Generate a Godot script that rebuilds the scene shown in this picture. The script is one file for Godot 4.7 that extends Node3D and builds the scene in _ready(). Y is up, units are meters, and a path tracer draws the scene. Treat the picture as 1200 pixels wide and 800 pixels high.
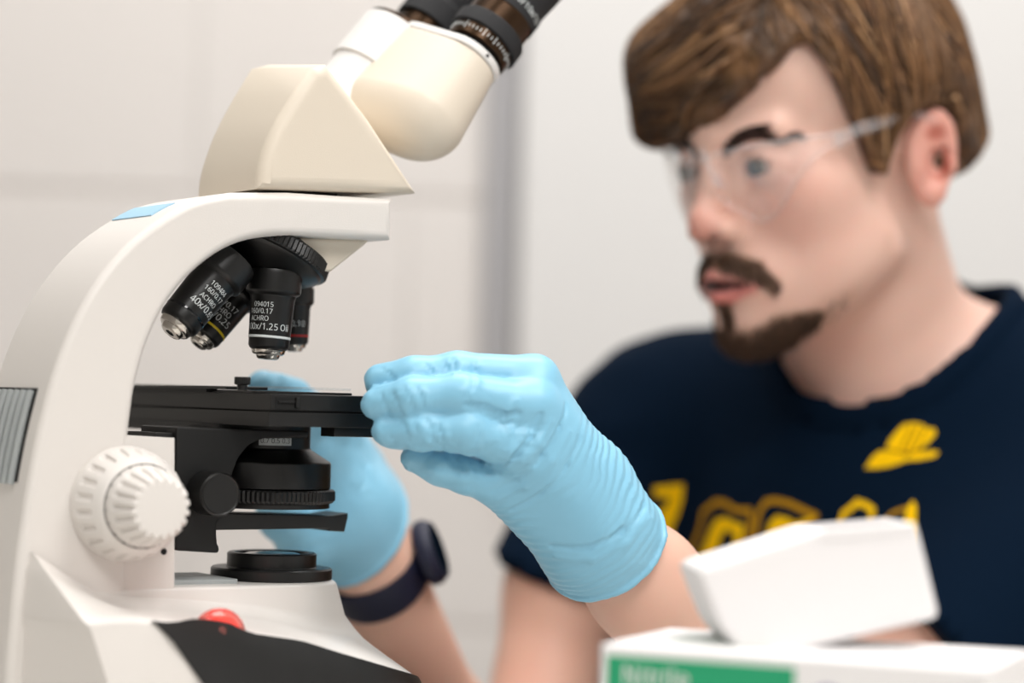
extends Node3D
# A student in blue gloves works at a white compound microscope; shallow focus, pale lab wall.

const FPX := 2880.0
const BENCH := 0.90
var cam_xf: Transform3D
var mt: Transform3D          # microscope frame: x towards the user, y up, z towards the near side
var mt_inv: Transform3D
var mats := {}
var used_names := {}
var noise := FastNoiseLite.new()

# ------------------------------------------------------------------ mesh collector
class Soup:
	var v := PackedVector3Array()
	func tri(a: Vector3, b: Vector3, c: Vector3) -> void:
		v.append(a); v.append(b); v.append(c)
	func quad(a: Vector3, b: Vector3, c: Vector3, d: Vector3) -> void:
		tri(a, b, c); tri(a, c, d)
	func move(xf: Transform3D, from := 0) -> void:
		for i in range(from, v.size()):
			v[i] = xf * v[i]
	# triangles wind counter-clockwise seen from outside; corners sharper than the angle stay sharp
	func mesh(angle := 38.0) -> ArrayMesh:
		var n := v.size()
		var fn := PackedVector3Array(); fn.resize(n / 3)
		var at := {}
		for f in n / 3:
			fn[f] = (v[f * 3 + 1] - v[f * 3]).cross(v[f * 3 + 2] - v[f * 3])
			for k in 3:
				var key := Vector3i((v[f * 3 + k] * 40000.0).round())
				if at.has(key):
					at[key].append(f)
				else:
					at[key] = PackedInt32Array([f])
		var lim := cos(deg_to_rad(angle))
		var unit := PackedVector3Array(); unit.resize(fn.size())
		for f in fn.size():
			unit[f] = fn[f].normalized()
		var pos := PackedVector3Array(); pos.resize(n)
		var nor := PackedVector3Array(); nor.resize(n)
		for f in n / 3:
			for k in 3:
				var key := Vector3i((v[f * 3 + k] * 40000.0).round())
				var sum := Vector3.ZERO
				for g in at[key]:
					if unit[f].dot(unit[g]) >= lim:
						sum += fn[g]
				var o := f * 3 + (2 - k)
				pos[o] = v[f * 3 + k]
				nor[o] = sum.normalized() if sum.length_squared() > 0.0 else Vector3.UP
		var arr := []; arr.resize(Mesh.ARRAY_MAX)
		arr[Mesh.ARRAY_VERTEX] = pos
		arr[Mesh.ARRAY_NORMAL] = nor
		var m := ArrayMesh.new()
		m.add_surface_from_arrays(Mesh.PRIMITIVE_TRIANGLES, arr)
		return m

# ------------------------------------------------------------------ scene tree helpers
func numbered(called: String) -> String:
	var k: int = used_names.get(called, -1) + 1
	used_names[called] = k
	return called if k == 0 else "%s_%03d" % [called, k]

func thing(called: String, label: String, category: String, xf := Transform3D.IDENTITY, group := "") -> Node3D:
	var o := Node3D.new()
	o.name = numbered(called)
	add_child(o, true)
	o.transform = xf
	o.set_meta("label", label)
	o.set_meta("category", category)
	if group:
		o.set_meta("group", group)
	return o

func part(called: String, mesh: Mesh, mat: Material, parent: Node3D, label := "") -> MeshInstance3D:
	var o := MeshInstance3D.new()
	o.name = called
	o.mesh = mesh
	o.material_override = mat
	o.cast_shadow = GeometryInstance3D.SHADOW_CASTING_SETTING_ON
	parent.add_child(o, true)
	if label:
		o.set_meta("label", label)
	return o

func struct(called: String, mesh: Mesh, mat: Material, label: String, category: String) -> MeshInstance3D:
	var o := part(called, mesh, mat, self, label)
	o.set_meta("kind", "structure")
	o.set_meta("category", category)
	return o

# ------------------------------------------------------------------ pixels, frames
func ray(x: float, y: float) -> Vector3:
	return cam_xf.basis * Vector3((x - 600.0) / FPX, -(y - 400.0) / FPX, -1.0)

func P(x: float, y: float, d: float) -> Vector3:
	return cam_xf.origin + ray(x, y) * d

func mp(x: float, y: float, z: float) -> Vector3:      # a point of the microscope's plane z = const
	var o := mt_inv * cam_xf.origin
	var d := mt_inv.basis * ray(x, y)
	return o + d * ((z - o.z) / d.z)

func m2(px: Array, z: float) -> PackedVector2Array:
	var out := PackedVector2Array()
	for p in px:
		var q := mp(p.x, p.y, z)
		out.append(Vector2(q.x, q.y))
	return out

func along(origin: Vector3, dir: Vector3) -> Transform3D:   # y along dir
	var y := dir.normalized()
	var x := y.cross(Vector3(0.13, 0.31, 0.94)).normalized()
	if absf(y.dot(Vector3(0.13, 0.31, 0.94))) > 0.97:
		x = y.cross(Vector3.RIGHT).normalized()
	return Transform3D(Basis(x, y, x.cross(y)), origin)

func catmull(pts: PackedVector2Array, n: int) -> PackedVector2Array:
	var out := PackedVector2Array()
	for i in pts.size() - 1:
		var a := pts[maxi(i - 1, 0)]
		var d := pts[mini(i + 2, pts.size() - 1)]
		for k in n:
			out.append(pts[i].cubic_interpolate(pts[i + 1], a, d, float(k) / n))
	out.append(pts[pts.size() - 1])
	return out

func round_poly(pts: PackedVector2Array, r: float, n := 4) -> PackedVector2Array:
	var out := PackedVector2Array()
	for i in pts.size():
		var p := pts[i]
		var a := pts[(i + pts.size() - 1) % pts.size()] - p
		var b := pts[(i + 1) % pts.size()] - p
		var cut := minf(r, minf(a.length(), b.length()) * 0.48)
		var s := p + a.normalized() * cut
		var e := p + b.normalized() * cut
		for k in n + 1:
			var t := float(k) / n
			out.append(s.lerp(p, t).lerp(p.lerp(e, t), t))
	return out

func rect(x0: float, y0: float, x1: float, y1: float) -> PackedVector2Array:
	return PackedVector2Array([Vector2(x0, y0), Vector2(x1, y0), Vector2(x1, y1), Vector2(x0, y1)])

func inset(pts: PackedVector2Array, d: float) -> PackedVector2Array:
	var out := PackedVector2Array()
	var n := pts.size()
	for i in n:
		var e0 := (pts[i] - pts[(i + n - 1) % n]).normalized()
		var e1 := (pts[(i + 1) % n] - pts[i]).normalized()
		var n0 := Vector2(-e0.y, e0.x)
		var n1 := Vector2(-e1.y, e1.x)
		var m := n0 + n1
		m = m.normalized() if m.length() > 0.01 else n0
		out.append(pts[i] + m * d / maxf(m.dot(n0), 0.45))
	return out

# outline in xy swept along z from z0 to z1, edges rounded by r
func extrude(s: Soup, outline: PackedVector2Array, z0: float, z1: float, r := 0.0, segs := 3, taper := 0.0) -> void:
	var pts := PackedVector2Array()
	for p in outline:
		if pts.is_empty() or p.distance_to(pts[pts.size() - 1]) > 1e-5:
			pts.append(p)
	if pts[0].distance_to(pts[pts.size() - 1]) < 1e-5:
		pts.remove_at(pts.size() - 1)
	if Geometry2D.is_polygon_clockwise(pts):
		pts.reverse()
	var rings := []
	if r > 0.0:
		for k in segs + 1:
			var t := PI / 2 * k / segs
			rings.append([inset(pts, r * (1.0 - sin(t))), z0 + r * (1.0 - cos(t))])
		for k in segs + 1:
			var t := PI / 2 * k / segs
			rings.append([inset(pts, taper + r * (1.0 - cos(t))), z1 - r * (1.0 - sin(t))])
	else:
		rings = [[pts, z0], [inset(pts, taper) if taper else pts, z1]]
	var n := pts.size()
	for k in rings.size() - 1:
		var a: PackedVector2Array = rings[k][0]
		var b: PackedVector2Array = rings[k + 1][0]
		var za: float = rings[k][1]
		var zb: float = rings[k + 1][1]
		for i in n:
			var j := (i + 1) % n
			s.quad(Vector3(a[i].x, a[i].y, za), Vector3(a[j].x, a[j].y, za), Vector3(b[j].x, b[j].y, zb), Vector3(b[i].x, b[i].y, zb))
	for e in 2:
		var cap: PackedVector2Array = rings[0][0] if e == 0 else rings[rings.size() - 1][0]
		var z := z0 if e == 0 else z1
		var ix := Geometry2D.triangulate_polygon(cap)
		if ix.is_empty():
			ix = Geometry2D.triangulate_polygon(pts)
		if ix.is_empty():
			print("cap not triangulated ", outline)
		for k in ix.size() / 3:
			var a := cap[ix[k * 3]]
			var b := cap[ix[k * 3 + 1]]
			var c := cap[ix[k * 3 + 2]]
			var turn := (b - a).cross(c - a)
			if (turn > 0.0) == (e == 1):
				s.tri(Vector3(a.x, a.y, z), Vector3(b.x, b.y, z), Vector3(c.x, c.y, z))
			else:
				s.tri(Vector3(a.x, a.y, z), Vector3(c.x, c.y, z), Vector3(b.x, b.y, z))

func box(s: Soup, lo: Vector3, hi: Vector3, r := 0.001) -> void:
	extrude(s, rect(lo.x, lo.y, hi.x, hi.y), lo.z, hi.z, r, 2)

# profile of (radius, height) turned round y; bumps(height, angle) may change the radius
func lathe(s: Soup, prof: Array, n := 48, xf := Transform3D.IDENTITY, bumps = null) -> void:
	var from := s.v.size()
	for k in prof.size() - 1:
		var a: Vector2 = prof[k]
		var b: Vector2 = prof[k + 1]
		for i in n:
			var q := []
			for c in [[a, i], [a, i + 1], [b, i + 1], [b, i]]:
				var ang: float = TAU * (c[1] % n) / n
				var p: Vector2 = c[0]
				var r := p.x
				if bumps != null and r > 0.0:
					r += bumps.call(p.y, ang)
				q.append(Vector3(r * sin(ang), p.y, r * cos(ang)))
			if a.x > 0.0:
				s.tri(q[0], q[1], q[2] if b.x > 0.0 else q[3])
			if b.x > 0.0:
				s.tri(q[0], q[2], q[3])
	if xf != Transform3D.IDENTITY:
		s.move(xf, from)

func tube(s: Soup, pts: PackedVector3Array, r: float, n := 8, closed := false) -> void:
	var rings := []
	var m := pts.size()
	var x := Vector3.ZERO
	for i in m:
		var d: Vector3
		if closed:
			d = (pts[(i + 1) % m] - pts[(i + m - 1) % m]).normalized()
		else:
			d = (pts[mini(i + 1, m - 1)] - pts[maxi(i - 1, 0)]).normalized()
		if x == Vector3.ZERO:
			x = d.cross(Vector3(0.3, 0.9, 0.2)).normalized()
		x = (x - d * x.dot(d)).normalized()
		var y := d.cross(x)
		var ring := PackedVector3Array()
		for k in n:
			var a := TAU * k / n
			ring.append(pts[i] + (x * cos(a) + y * sin(a)) * r)
		rings.append(ring)
	for i in (m if closed else m - 1):
		var a: PackedVector3Array = rings[i]
		var b: PackedVector3Array = rings[(i + 1) % m]
		for k in n:
			s.quad(a[k], a[(k + 1) % n], b[(k + 1) % n], b[k])
	if not closed:
		for k in n:
			s.tri(pts[0], rings[0][(k + 1) % n], rings[0][k])
			s.tri(pts[m - 1], rings[m - 1][k], rings[m - 1][(k + 1) % n])

# a strip along a 2D curve, from z0 to z1, thickness t to the left of the curve
func ribbon(s: Soup, c: PackedVector2Array, z0: float, z1: float, t: float) -> void:
	var o := PackedVector2Array()
	for i in c.size():
		var d := (c[mini(i + 1, c.size() - 1)] - c[maxi(i - 1, 0)]).normalized()
		o.append(c[i] + Vector2(-d.y, d.x) * t)
	o.reverse()
	var ring := c.duplicate()
	ring.append_array(o)
	extrude(s, ring, z0, z1)

# lettering: TextMesh outlines laid on a surface by fit(x, y) -> [point, outward normal]
func lettering(text: String, height: float, fit: Callable, thick := 0.00012, font_name := "Droid Sans") -> ArrayMesh:
	var tm := TextMesh.new()
	var sf := SystemFont.new()
	sf.font_names = PackedStringArray([font_name])
	tm.font = sf
	tm.font_size = 32
	tm.pixel_size = height / 24.0
	tm.depth = 0.0
	tm.curve_step = 2.0
	tm.text = text
	tm.horizontal_alignment = HORIZONTAL_ALIGNMENT_CENTER
	tm.vertical_alignment = VERTICAL_ALIGNMENT_CENTER
	var arr := tm.surface_get_arrays(0)
	var vs: PackedVector3Array = arr[Mesh.ARRAY_VERTEX]
	var ix: PackedInt32Array = arr[Mesh.ARRAY_INDEX]
	var pos := PackedVector3Array()
	var nor := PackedVector3Array()
	for v in vs:
		var f: Array = fit.call(v.x, v.y)
		pos.append(f[0] + f[1] * thick)
		nor.append(f[1])
	var out := []
	out.resize(Mesh.ARRAY_MAX)
	out[Mesh.ARRAY_VERTEX] = pos
	out[Mesh.ARRAY_NORMAL] = nor
	out[Mesh.ARRAY_INDEX] = ix
	var m := ArrayMesh.new()
	m.add_surface_from_arrays(Mesh.PRIMITIVE_TRIANGLES, out)
	return m

# ------------------------------------------------------------------ distance fields
func caps(p: Vector3, a: Vector3, b: Vector3, ra: float, rb: float) -> float:
	var ba := b - a
	var h := clampf((p - a).dot(ba) / ba.length_squared(), 0.0, 1.0)
	return (p - a - ba * h).length() - lerpf(ra, rb, h)

func elli(p: Vector3, c: Vector3, r: Vector3) -> float:
	var q := p - c
	var k0 := (q / r).length()
	var k1 := (q / (r * r)).length()
	return k0 * (k0 - 1.0) / maxf(k1, 1e-6)

func smin(a: float, b: float, k: float) -> float:
	var h := maxf(k - absf(a - b), 0.0) / k
	return minf(a, b) - h * h * k * 0.25

func smax(a: float, b: float, k: float) -> float:
	return -smin(-a, -b, k)

# surface nets of f <= 0; fine(p) (if given) is used for the last placing and the normals
func nets(out: Dictionary, f: Callable, lo: Vector3, hi: Vector3, cell: float, slack := 0.0, fine = null, tint = null, xf := Transform3D.IDENTITY) -> void:
	var nx := int(ceil((hi.x - lo.x) / cell)) + 1
	var ny := int(ceil((hi.y - lo.y) / cell)) + 1
	var nz := int(ceil((hi.z - lo.z) / cell)) + 1
	var g := PackedFloat32Array()
	g.resize(nx * ny * nz)
	var B := 6
	var half := cell * B * 0.5
	var reach := half * 1.7321 * 1.15 + slack + cell
	for bz in range(0, nz, B):
		for by in range(0, ny, B):
			for bx in range(0, nx, B):
				var d: float = f.call(lo + Vector3(bx, by, bz) * cell + Vector3.ONE * half)
				var near := absf(d) < reach
				for z in range(bz, mini(bz + B, nz)):
					for y in range(by, mini(by + B, ny)):
						var at := (z * ny + y) * nx
						for x in range(bx, mini(bx + B, nx)):
							g[at + x] = f.call(lo + Vector3(x, y, z) * cell) if near else d
	var pos: PackedVector3Array = out.get("v", PackedVector3Array())
	var nor: PackedVector3Array = out.get("n", PackedVector3Array())
	var col: PackedColorArray = out.get("c", PackedColorArray())
	var idx: PackedInt32Array = out.get("i", PackedInt32Array())
	var id := PackedInt32Array()
	id.resize(nx * ny * nz)
	id.fill(-1)
	var sx := 1
	var sy := nx
	var sz := nx * ny
	var offs := PackedInt32Array([0, sx, sy, sx + sy, sz, sx + sz, sy + sz, sx + sy + sz])
	var edges := [[0, 1], [2, 3], [4, 5], [6, 7], [0, 2], [1, 3], [4, 6], [5, 7], [0, 4], [1, 5], [2, 6], [3, 7]]
	var corner := []
	for k in 8:
		corner.append(Vector3(k & 1, (k >> 1) & 1, (k >> 2) & 1))
	var ff: Callable = fine if fine != null else f
	var e := cell * 0.4
	for z in nz - 1:
		for y in ny - 1:
			var row := z * sz + y * sy
			for x in nx - 1:
				var at := row + x
				var inside := g[at] < 0.0
				if (g[at + sx] < 0.0) == inside and (g[at + sy] < 0.0) == inside and (g[at + sz] < 0.0) == inside and (g[at + offs[3]] < 0.0) == inside and (g[at + offs[5]] < 0.0) == inside and (g[at + offs[6]] < 0.0) == inside and (g[at + offs[7]] < 0.0) == inside:
					continue
				var sum := Vector3.ZERO
				var cnt := 0
				for ed in edges:
					var a := g[at + offs[ed[0]]]
					var b := g[at + offs[ed[1]]]
					if (a < 0.0) != (b < 0.0):
						sum += corner[ed[0]].lerp(corner[ed[1]], a / (a - b))
						cnt += 1
				var p := lo + (Vector3(x, y, z) + sum / cnt) * cell
				var n := grad(ff, p, e)
				var d: float = ff.call(p)
				p -= n * clampf(d, -cell, cell)
				if fine != null:
					n = grad(ff, p, e)
				id[at] = pos.size()
				pos.append(xf * p)
				nor.append((xf.basis * n).normalized())
				if tint != null:
					col.append(tint.call(p, n))
	for z in range(1, nz - 1):
		for y in range(1, ny - 1):
			for x in range(1, nx - 1):
				var at := z * sz + y * sy + x
				if id[at] < 0:
					continue
				var a := g[at] < 0.0
				for k in 3:
					var s0: int = [sx, sy, sz][k]
					var s1: int = [sy, sz, sx][k]
					var s2: int = [sz, sx, sy][k]
					if (g[at + s0] < 0.0) == a:
						continue
					var q0 := id[at]
					var q1 := id[at - s1]
					var q2 := id[at - s1 - s2]
					var q3 := id[at - s2]
					if q0 < 0 or q1 < 0 or q2 < 0 or q3 < 0:
						continue
					if a:
						idx.append_array(PackedInt32Array([q0, q2, q1, q0, q3, q2]))
					else:
						idx.append_array(PackedInt32Array([q0, q1, q2, q0, q2, q3]))
	out.v = pos
	out.n = nor
	out.c = col
	out.i = idx

func grad(f: Callable, p: Vector3, e: float) -> Vector3:
	var a: float = f.call(p + Vector3(e, -e, -e))
	var b: float = f.call(p + Vector3(-e, -e, e))
	var c: float = f.call(p + Vector3(-e, e, -e))
	var d: float = f.call(p + Vector3(e, e, e))
	return Vector3(a - b - c + d, -a - b + c + d, -a + b - c + d).normalized()

func nets_mesh(o: Dictionary, uv = null) -> ArrayMesh:
	var arr := []
	arr.resize(Mesh.ARRAY_MAX)
	arr[Mesh.ARRAY_VERTEX] = o.v
	arr[Mesh.ARRAY_NORMAL] = o.n
	arr[Mesh.ARRAY_INDEX] = o.i
	if o.c.size():
		arr[Mesh.ARRAY_COLOR] = o.c
	if uv != null:
		var t := PackedVector2Array()
		for k in o.v.size():
			t.append(uv.call(o.v[k], o.n[k]))
		arr[Mesh.ARRAY_TEX_UV] = t
	var m := ArrayMesh.new()
	m.add_surface_from_arrays(Mesh.PRIMITIVE_TRIANGLES, arr)
	return m

# ------------------------------------------------------------------ materials
func mat(called: String, color: Color, rough := 0.5, metal := 0.0, spec := 0.5) -> StandardMaterial3D:
	var m := StandardMaterial3D.new()
	m.resource_name = called
	m.albedo_color = color
	m.roughness = rough
	m.metallic = metal
	m.metallic_specular = spec
	mats[called] = m
	return m

func noise_tex(freq: float, octaves: int, size := 256, seed_ := 1, type := FastNoiseLite.TYPE_SIMPLEX_SMOOTH) -> NoiseTexture2D:
	var n := FastNoiseLite.new()
	n.noise_type = type
	n.frequency = freq
	n.fractal_octaves = octaves
	n.seed = seed_
	var t := NoiseTexture2D.new()
	t.width = size
	t.height = size
	t.seamless = true
	t.noise = n
	return t

func relief(m: StandardMaterial3D, tex: Texture2D, cm: float, scale: float) -> void:
	m.heightmap_enabled = true
	m.heightmap_texture = tex
	m.heightmap_scale = cm
	m.uv1_triplanar = true
	m.uv1_scale = Vector3.ONE * scale

func make_materials() -> void:
	var grain := noise_tex(0.12, 3, 256, 5)
	mat("scope_white", Color(0.885, 0.865, 0.845), 0.38)
	relief(mats.scope_white, grain, 0.004, 40.0)
	mat("scope_cream", Color(0.875, 0.83, 0.765), 0.5)
	relief(mats.scope_cream, grain, 0.003, 40.0)
	mat("knob_white", Color(0.885, 0.865, 0.845), 0.45)
	mat("tube_white", Color(0.92, 0.91, 0.90), 0.35)
	mat("vent_grey", Color(0.66, 0.68, 0.68), 0.5)
	mat("black", Color(0.028, 0.028, 0.028), 0.38)
	mat("black_matte", Color(0.022, 0.022, 0.022), 0.6)
	mat("black_gap", Color(0.01, 0.01, 0.01), 0.8)
	mat("panel_black", Color(0.06, 0.06, 0.06), 0.5)
	relief(mats.panel_black, noise_tex(0.35, 2, 256, 9), 0.012, 60.0)
	mat("rubber", Color(0.11, 0.11, 0.12), 0.75)
	mat("chrome", Color(0.82, 0.80, 0.77), 0.16, 1.0)
	mat("brass", Color(0.55, 0.45, 0.30), 0.3, 1.0)
	mat("brown_metal", Color(0.24, 0.17, 0.11), 0.28, 0.8)
	mat("lens_dark", Color(0.03, 0.05, 0.07), 0.05)
	mat("print_white", Color(0.86, 0.88, 0.88), 0.5)
	mat("print_dark", Color(0.12, 0.12, 0.12), 0.6)
	mat("ring_yellow", Color(0.85, 0.75, 0.10), 0.4)
	mat("ring_red", Color(0.75, 0.10, 0.10), 0.4)
	mat("tape_blue", Color(0.62, 0.77, 0.86), 0.7)
	var red := mat("switch_red", Color(1.0, 0.62, 0.58, 0.15), 0.06)
	red.refraction_enabled = true
	red.refraction_scale = 0.045
	var core := mat("switch_glow", Color(0.95, 0.25, 0.2), 0.4)
	core.emission_enabled = true
	core.emission = Color(1.0, 0.36, 0.30)
	core.emission_energy_multiplier = 0.75
	var glass := mat("glass", Color(0.92, 0.97, 1.0, 0.10), 0.04)
	glass.transparency = BaseMaterial3D.TRANSPARENCY_ALPHA
	var wall := mat("wall_paint", Color(0.91, 0.89, 0.875), 0.6)
	relief(wall, noise_tex(0.05, 4, 512, 3), 0.06, 3.0)
	mat("wall_plain", Color(0.905, 0.90, 0.895), 0.6)
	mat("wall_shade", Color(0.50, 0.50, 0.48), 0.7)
	mat("wall_grey", Color(0.68, 0.675, 0.685), 0.5)
	mat("ceiling_white", Color(0.9, 0.9, 0.88), 0.8)
	mat("floor_grey", Color(0.62, 0.60, 0.57), 0.4)
	mat("bench_top", Color(0.80, 0.79, 0.77), 0.35)
	mat("bench_wood", Color(0.62, 0.47, 0.32), 0.5)
	var lampm := mat("lamp_glow", Color(1, 1, 1), 0.5)
	lampm.emission_enabled = true
	lampm.emission = Color(1.0, 0.98, 0.95)
	lampm.emission_energy_multiplier = 1.2

# ------------------------------------------------------------------ the scene
func _ready() -> void:
	noise.seed = 11
	noise.frequency = 0.02
	noise.fractal_octaves = 3
	# camera
	cam_xf = Transform3D(Basis(Vector3.RIGHT, deg_to_rad(1.392)) * Basis(Vector3.BACK, deg_to_rad(1.5)), Vector3(0, BENCH + 0.171, 0))
	var cam := Camera3D.new()
	cam.name = "camera"
	add_child(cam)
	cam.transform = cam_xf
	cam.fov = 15.81
	cam.near = 0.05
	cam.far = 60.0
	var lens := CameraAttributesPhysical.new()
	lens.frustum_focal_length = 86.4
	lens.frustum_focus_distance = 1.172
	lens.frustum_near = 0.05
	lens.frustum_far = 60.0
	lens.exposure_aperture = 2.8
	cam.attributes = lens
	cam.current = true
	# sky (only past the closed room) and exposure
	var we := WorldEnvironment.new()
	we.name = "environment"
	var env := Environment.new()
	env.background_mode = Environment.BG_COLOR
	env.background_color = Color(0.55, 0.6, 0.65)
	env.tonemap_mode = Environment.TONE_MAPPER_LINEAR
	env.tonemap_exposure = 0.96
	env.sdfgi_enabled = true
	env.ssao_enabled = true
	env.ssil_enabled = true
	we.environment = env
	add_child(we)
	# ceiling lamps: x, z, width, depth, energy
	make_materials()
	for l in [[-0.9, -0.75, 1.2, 0.6, 0.6, "left of the microscope"], [0.85, -0.55, 1.2, 0.6, 2.3, "right of the young man"], [0.2, 0.75, 1.2, 0.6, 3.6, "behind the photographer"], [0.1, -1.65, 1.2, 0.4, 2.0, "along the back wall"]]:
		ceiling_lamp(l)
	# microscope frame
	var yaw := deg_to_rad(32.0)
	var at := P(314, 470, 1.2)
	at.y = BENCH
	mt = Transform3D(Basis(Vector3(cos(yaw), 0, -sin(yaw)), Vector3.UP, Vector3(sin(yaw), 0, cos(yaw))), at)
	mt_inv = mt.affine_inverse()
	room()
	bench()
	microscope()
	person()
	boxes()

func ceiling_lamp(l: Array) -> void:
	var t := thing("ceiling_light", "white ceiling light panel overhead, the one " + l[5], "light", Transform3D(Basis.IDENTITY, Vector3(l[0], 2.69, l[1])), "ceiling light panels")
	var fr := Soup.new()
	box(fr, Vector3(-l[2] / 2 - 0.02, -0.03, -l[3] / 2 - 0.02), Vector3(l[2] / 2 + 0.02, 0.009, l[3] / 2 + 0.02), 0.003)
	part("lamp_frame", fr.mesh(), mats.ceiling_white, t)
	var df := Soup.new()
	box(df, Vector3(-l[2] / 2, -0.04, -l[3] / 2), Vector3(l[2] / 2, -0.0305, l[3] / 2), 0.003)
	part("diffuser", df.mesh(), mats.lamp_glow, t)
	var a := AreaLight3D.new()
	a.name = "panel_light"
	a.area_size = Vector2(l[2], l[3])
	a.light_energy = l[4]
	a.light_color = Color(1.0, 0.992, 0.985)
	a.area_range = 12.0
	a.area_attenuation = 2.0
	a.shadow_enabled = true
	t.add_child(a)
	a.transform = Transform3D(Basis(Vector3.RIGHT, -PI / 2), Vector3(0, -0.045, 0))

func room() -> void:
	var s := Soup.new()
	box(s, Vector3(-2.6, -0.1, -2.7), Vector3(2.6, 0.0, 2.6), 0.002)
	struct("floor", s.mesh(), mats.floor_grey, "grey vinyl floor of the laboratory", "floor")
	s = Soup.new()
	box(s, Vector3(-2.6, 2.7, -2.7), Vector3(2.6, 2.8, 2.6), 0.002)
	struct("ceiling", s.mesh(), mats.ceiling_white, "white ceiling of the laboratory", "ceiling")
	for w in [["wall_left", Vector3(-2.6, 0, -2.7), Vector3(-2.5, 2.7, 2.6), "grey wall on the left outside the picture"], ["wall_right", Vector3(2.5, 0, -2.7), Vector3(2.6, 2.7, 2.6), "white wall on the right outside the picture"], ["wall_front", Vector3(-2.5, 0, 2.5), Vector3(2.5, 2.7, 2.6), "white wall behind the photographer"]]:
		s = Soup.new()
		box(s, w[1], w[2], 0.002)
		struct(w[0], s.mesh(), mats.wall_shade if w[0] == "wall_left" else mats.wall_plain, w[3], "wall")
	# the wall behind: painted concrete blocks on the left, a grey corner strip, a smooth stretch on the right
	var zb := -2.3
	var k := P(0, 219, 2.3)
	var base_y := k.y
	var corner_x := P(566, 300, 2.3).x
	s = Soup.new()
	box(s, Vector3(-2.5, 0, zb - 0.2), Vector3(2.5, 2.7, zb - 0.004), 0.001)
	var wb := struct("wall_back", s.mesh(), mats.wall_paint, "cream painted concrete block wall behind the microscope", "wall")
	var rows := range(-7, 9)
	for r in rows:
		var y0 := maxf(base_y + r * 0.2 + 0.003, 0.0)
		var y1 := minf(base_y + (r + 1) * 0.2 - 0.003, 2.7)
		if y1 - y0 < 0.02:
			continue
		var x1 := 2.5 - (0.0 if r % 2 == 0 else 0.2)
		if r % 2:
			s = Soup.new()
			box(s, Vector3(x1 + 0.001, y0, zb - 0.02), Vector3(2.5, y1, zb), 0.002)
			part("block", s.mesh(), mats.wall_paint, wb)
		while x1 > -2.5:
			s = Soup.new()
			box(s, Vector3(maxf(x1 - 0.3994, -2.5), y0, zb - 0.02), Vector3(x1, y1, zb), 0.002)
			part("block", s.mesh(), mats.wall_paint, wb)
			x1 -= 0.4
	var low := P(600, 545, 2.3).y
	var cx1 := P(606, 300, 2.3).x
	s = Soup.new()
	box(s, Vector3(corner_x, low, zb + 0.0005), Vector3(cx1, 2.7, zb + 0.012), 0.003)
	struct("trim_1", s.mesh(), mats.wall_grey, "grey vertical strip along the edge of the wall panel", "trim")
	s = Soup.new()
	box(s, Vector3(cx1, low, zb + 0.0005), Vector3(2.5, 2.7, zb + 0.03), 0.008)
	struct("wall_back_right", s.mesh(), mats.wall_plain, "smooth pale wall panel behind the student", "wall")

func bench() -> void:
	var t := thing("lab_bench", "pale laboratory bench carrying the microscope and the glove carton", "bench", Transform3D(Basis.IDENTITY, Vector3(0, 0, 0)))
	var s := Soup.new()
	box(s, Vector3(-1.3, BENCH - 0.03, -1.33), Vector3(0.75, BENCH, -0.62), 0.004)
	part("bench_top", s.mesh(), mats.bench_top, t)
	for x in [-1.24, 0.69]:
		for z in [-1.27, -0.68]:
			s = Soup.new()
			box(s, Vector3(x - 0.03, 0.0, z - 0.03), Vector3(x + 0.03, BENCH - 0.03, z + 0.03), 0.003)
			part("leg", s.mesh(), mats.bench_wood, t)
	s = Soup.new()
	box(s, Vector3(-1.21, BENCH - 0.12, -1.285), Vector3(0.66, BENCH - 0.03, -1.255), 0.002)
	box(s, Vector3(-1.21, BENCH - 0.12, -0.695), Vector3(0.66, BENCH - 0.03, -0.665), 0.002)
	part("apron", s.mesh(), mats.bench_wood, t)

# ------------------------------------------------------------------ microscope
const MM := 0.001

func microscope() -> void:
	var t := thing("microscope", "white and cream compound microscope with black stage and four objectives on the bench", "microscope", mt)
	scope_arm(t)
	scope_base(t)
	scope_knobs(t)
	scope_stage(t)
	scope_nose(t)
	scope_head(t)
	# the specimen slide lies on the stage
	var sl := thing("glass_slide", "thin glass specimen slide lying on the black microscope stage", "slide", mt * Transform3D(Basis.IDENTITY, Vector3(0.006, 0.17395, 0.012)))
	var s := Soup.new()
	box(s, Vector3(-0.013, 0, -0.038), Vector3(0.013, 0.0011, 0.038), 0.0002)
	part("slide_plate", s.mesh(), mats.glass, sl)
	s = Soup.new()
	box(s, Vector3(-0.009, 0.00112, -0.009), Vector3(0.009, 0.0013, 0.009), 0.0)
	part("cover_slip", s.mesh(), mats.glass, sl)

func arm_back() -> PackedVector2Array:     # the outer curve of the arm on its near side, bottom to front
	var px := [Vector2(3, 868), Vector2(8, 790), Vector2(14, 720), Vector2(20, 655), Vector2(29, 594), Vector2(38, 540), Vector2(50, 485), Vector2(67, 425), Vector2(91, 368), Vector2(122, 318), Vector2(161, 276), Vector2(208, 244), Vector2(240, 231), Vector2(274, 225)]
	return catmull(m2(px, 0.036), 4)

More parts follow.
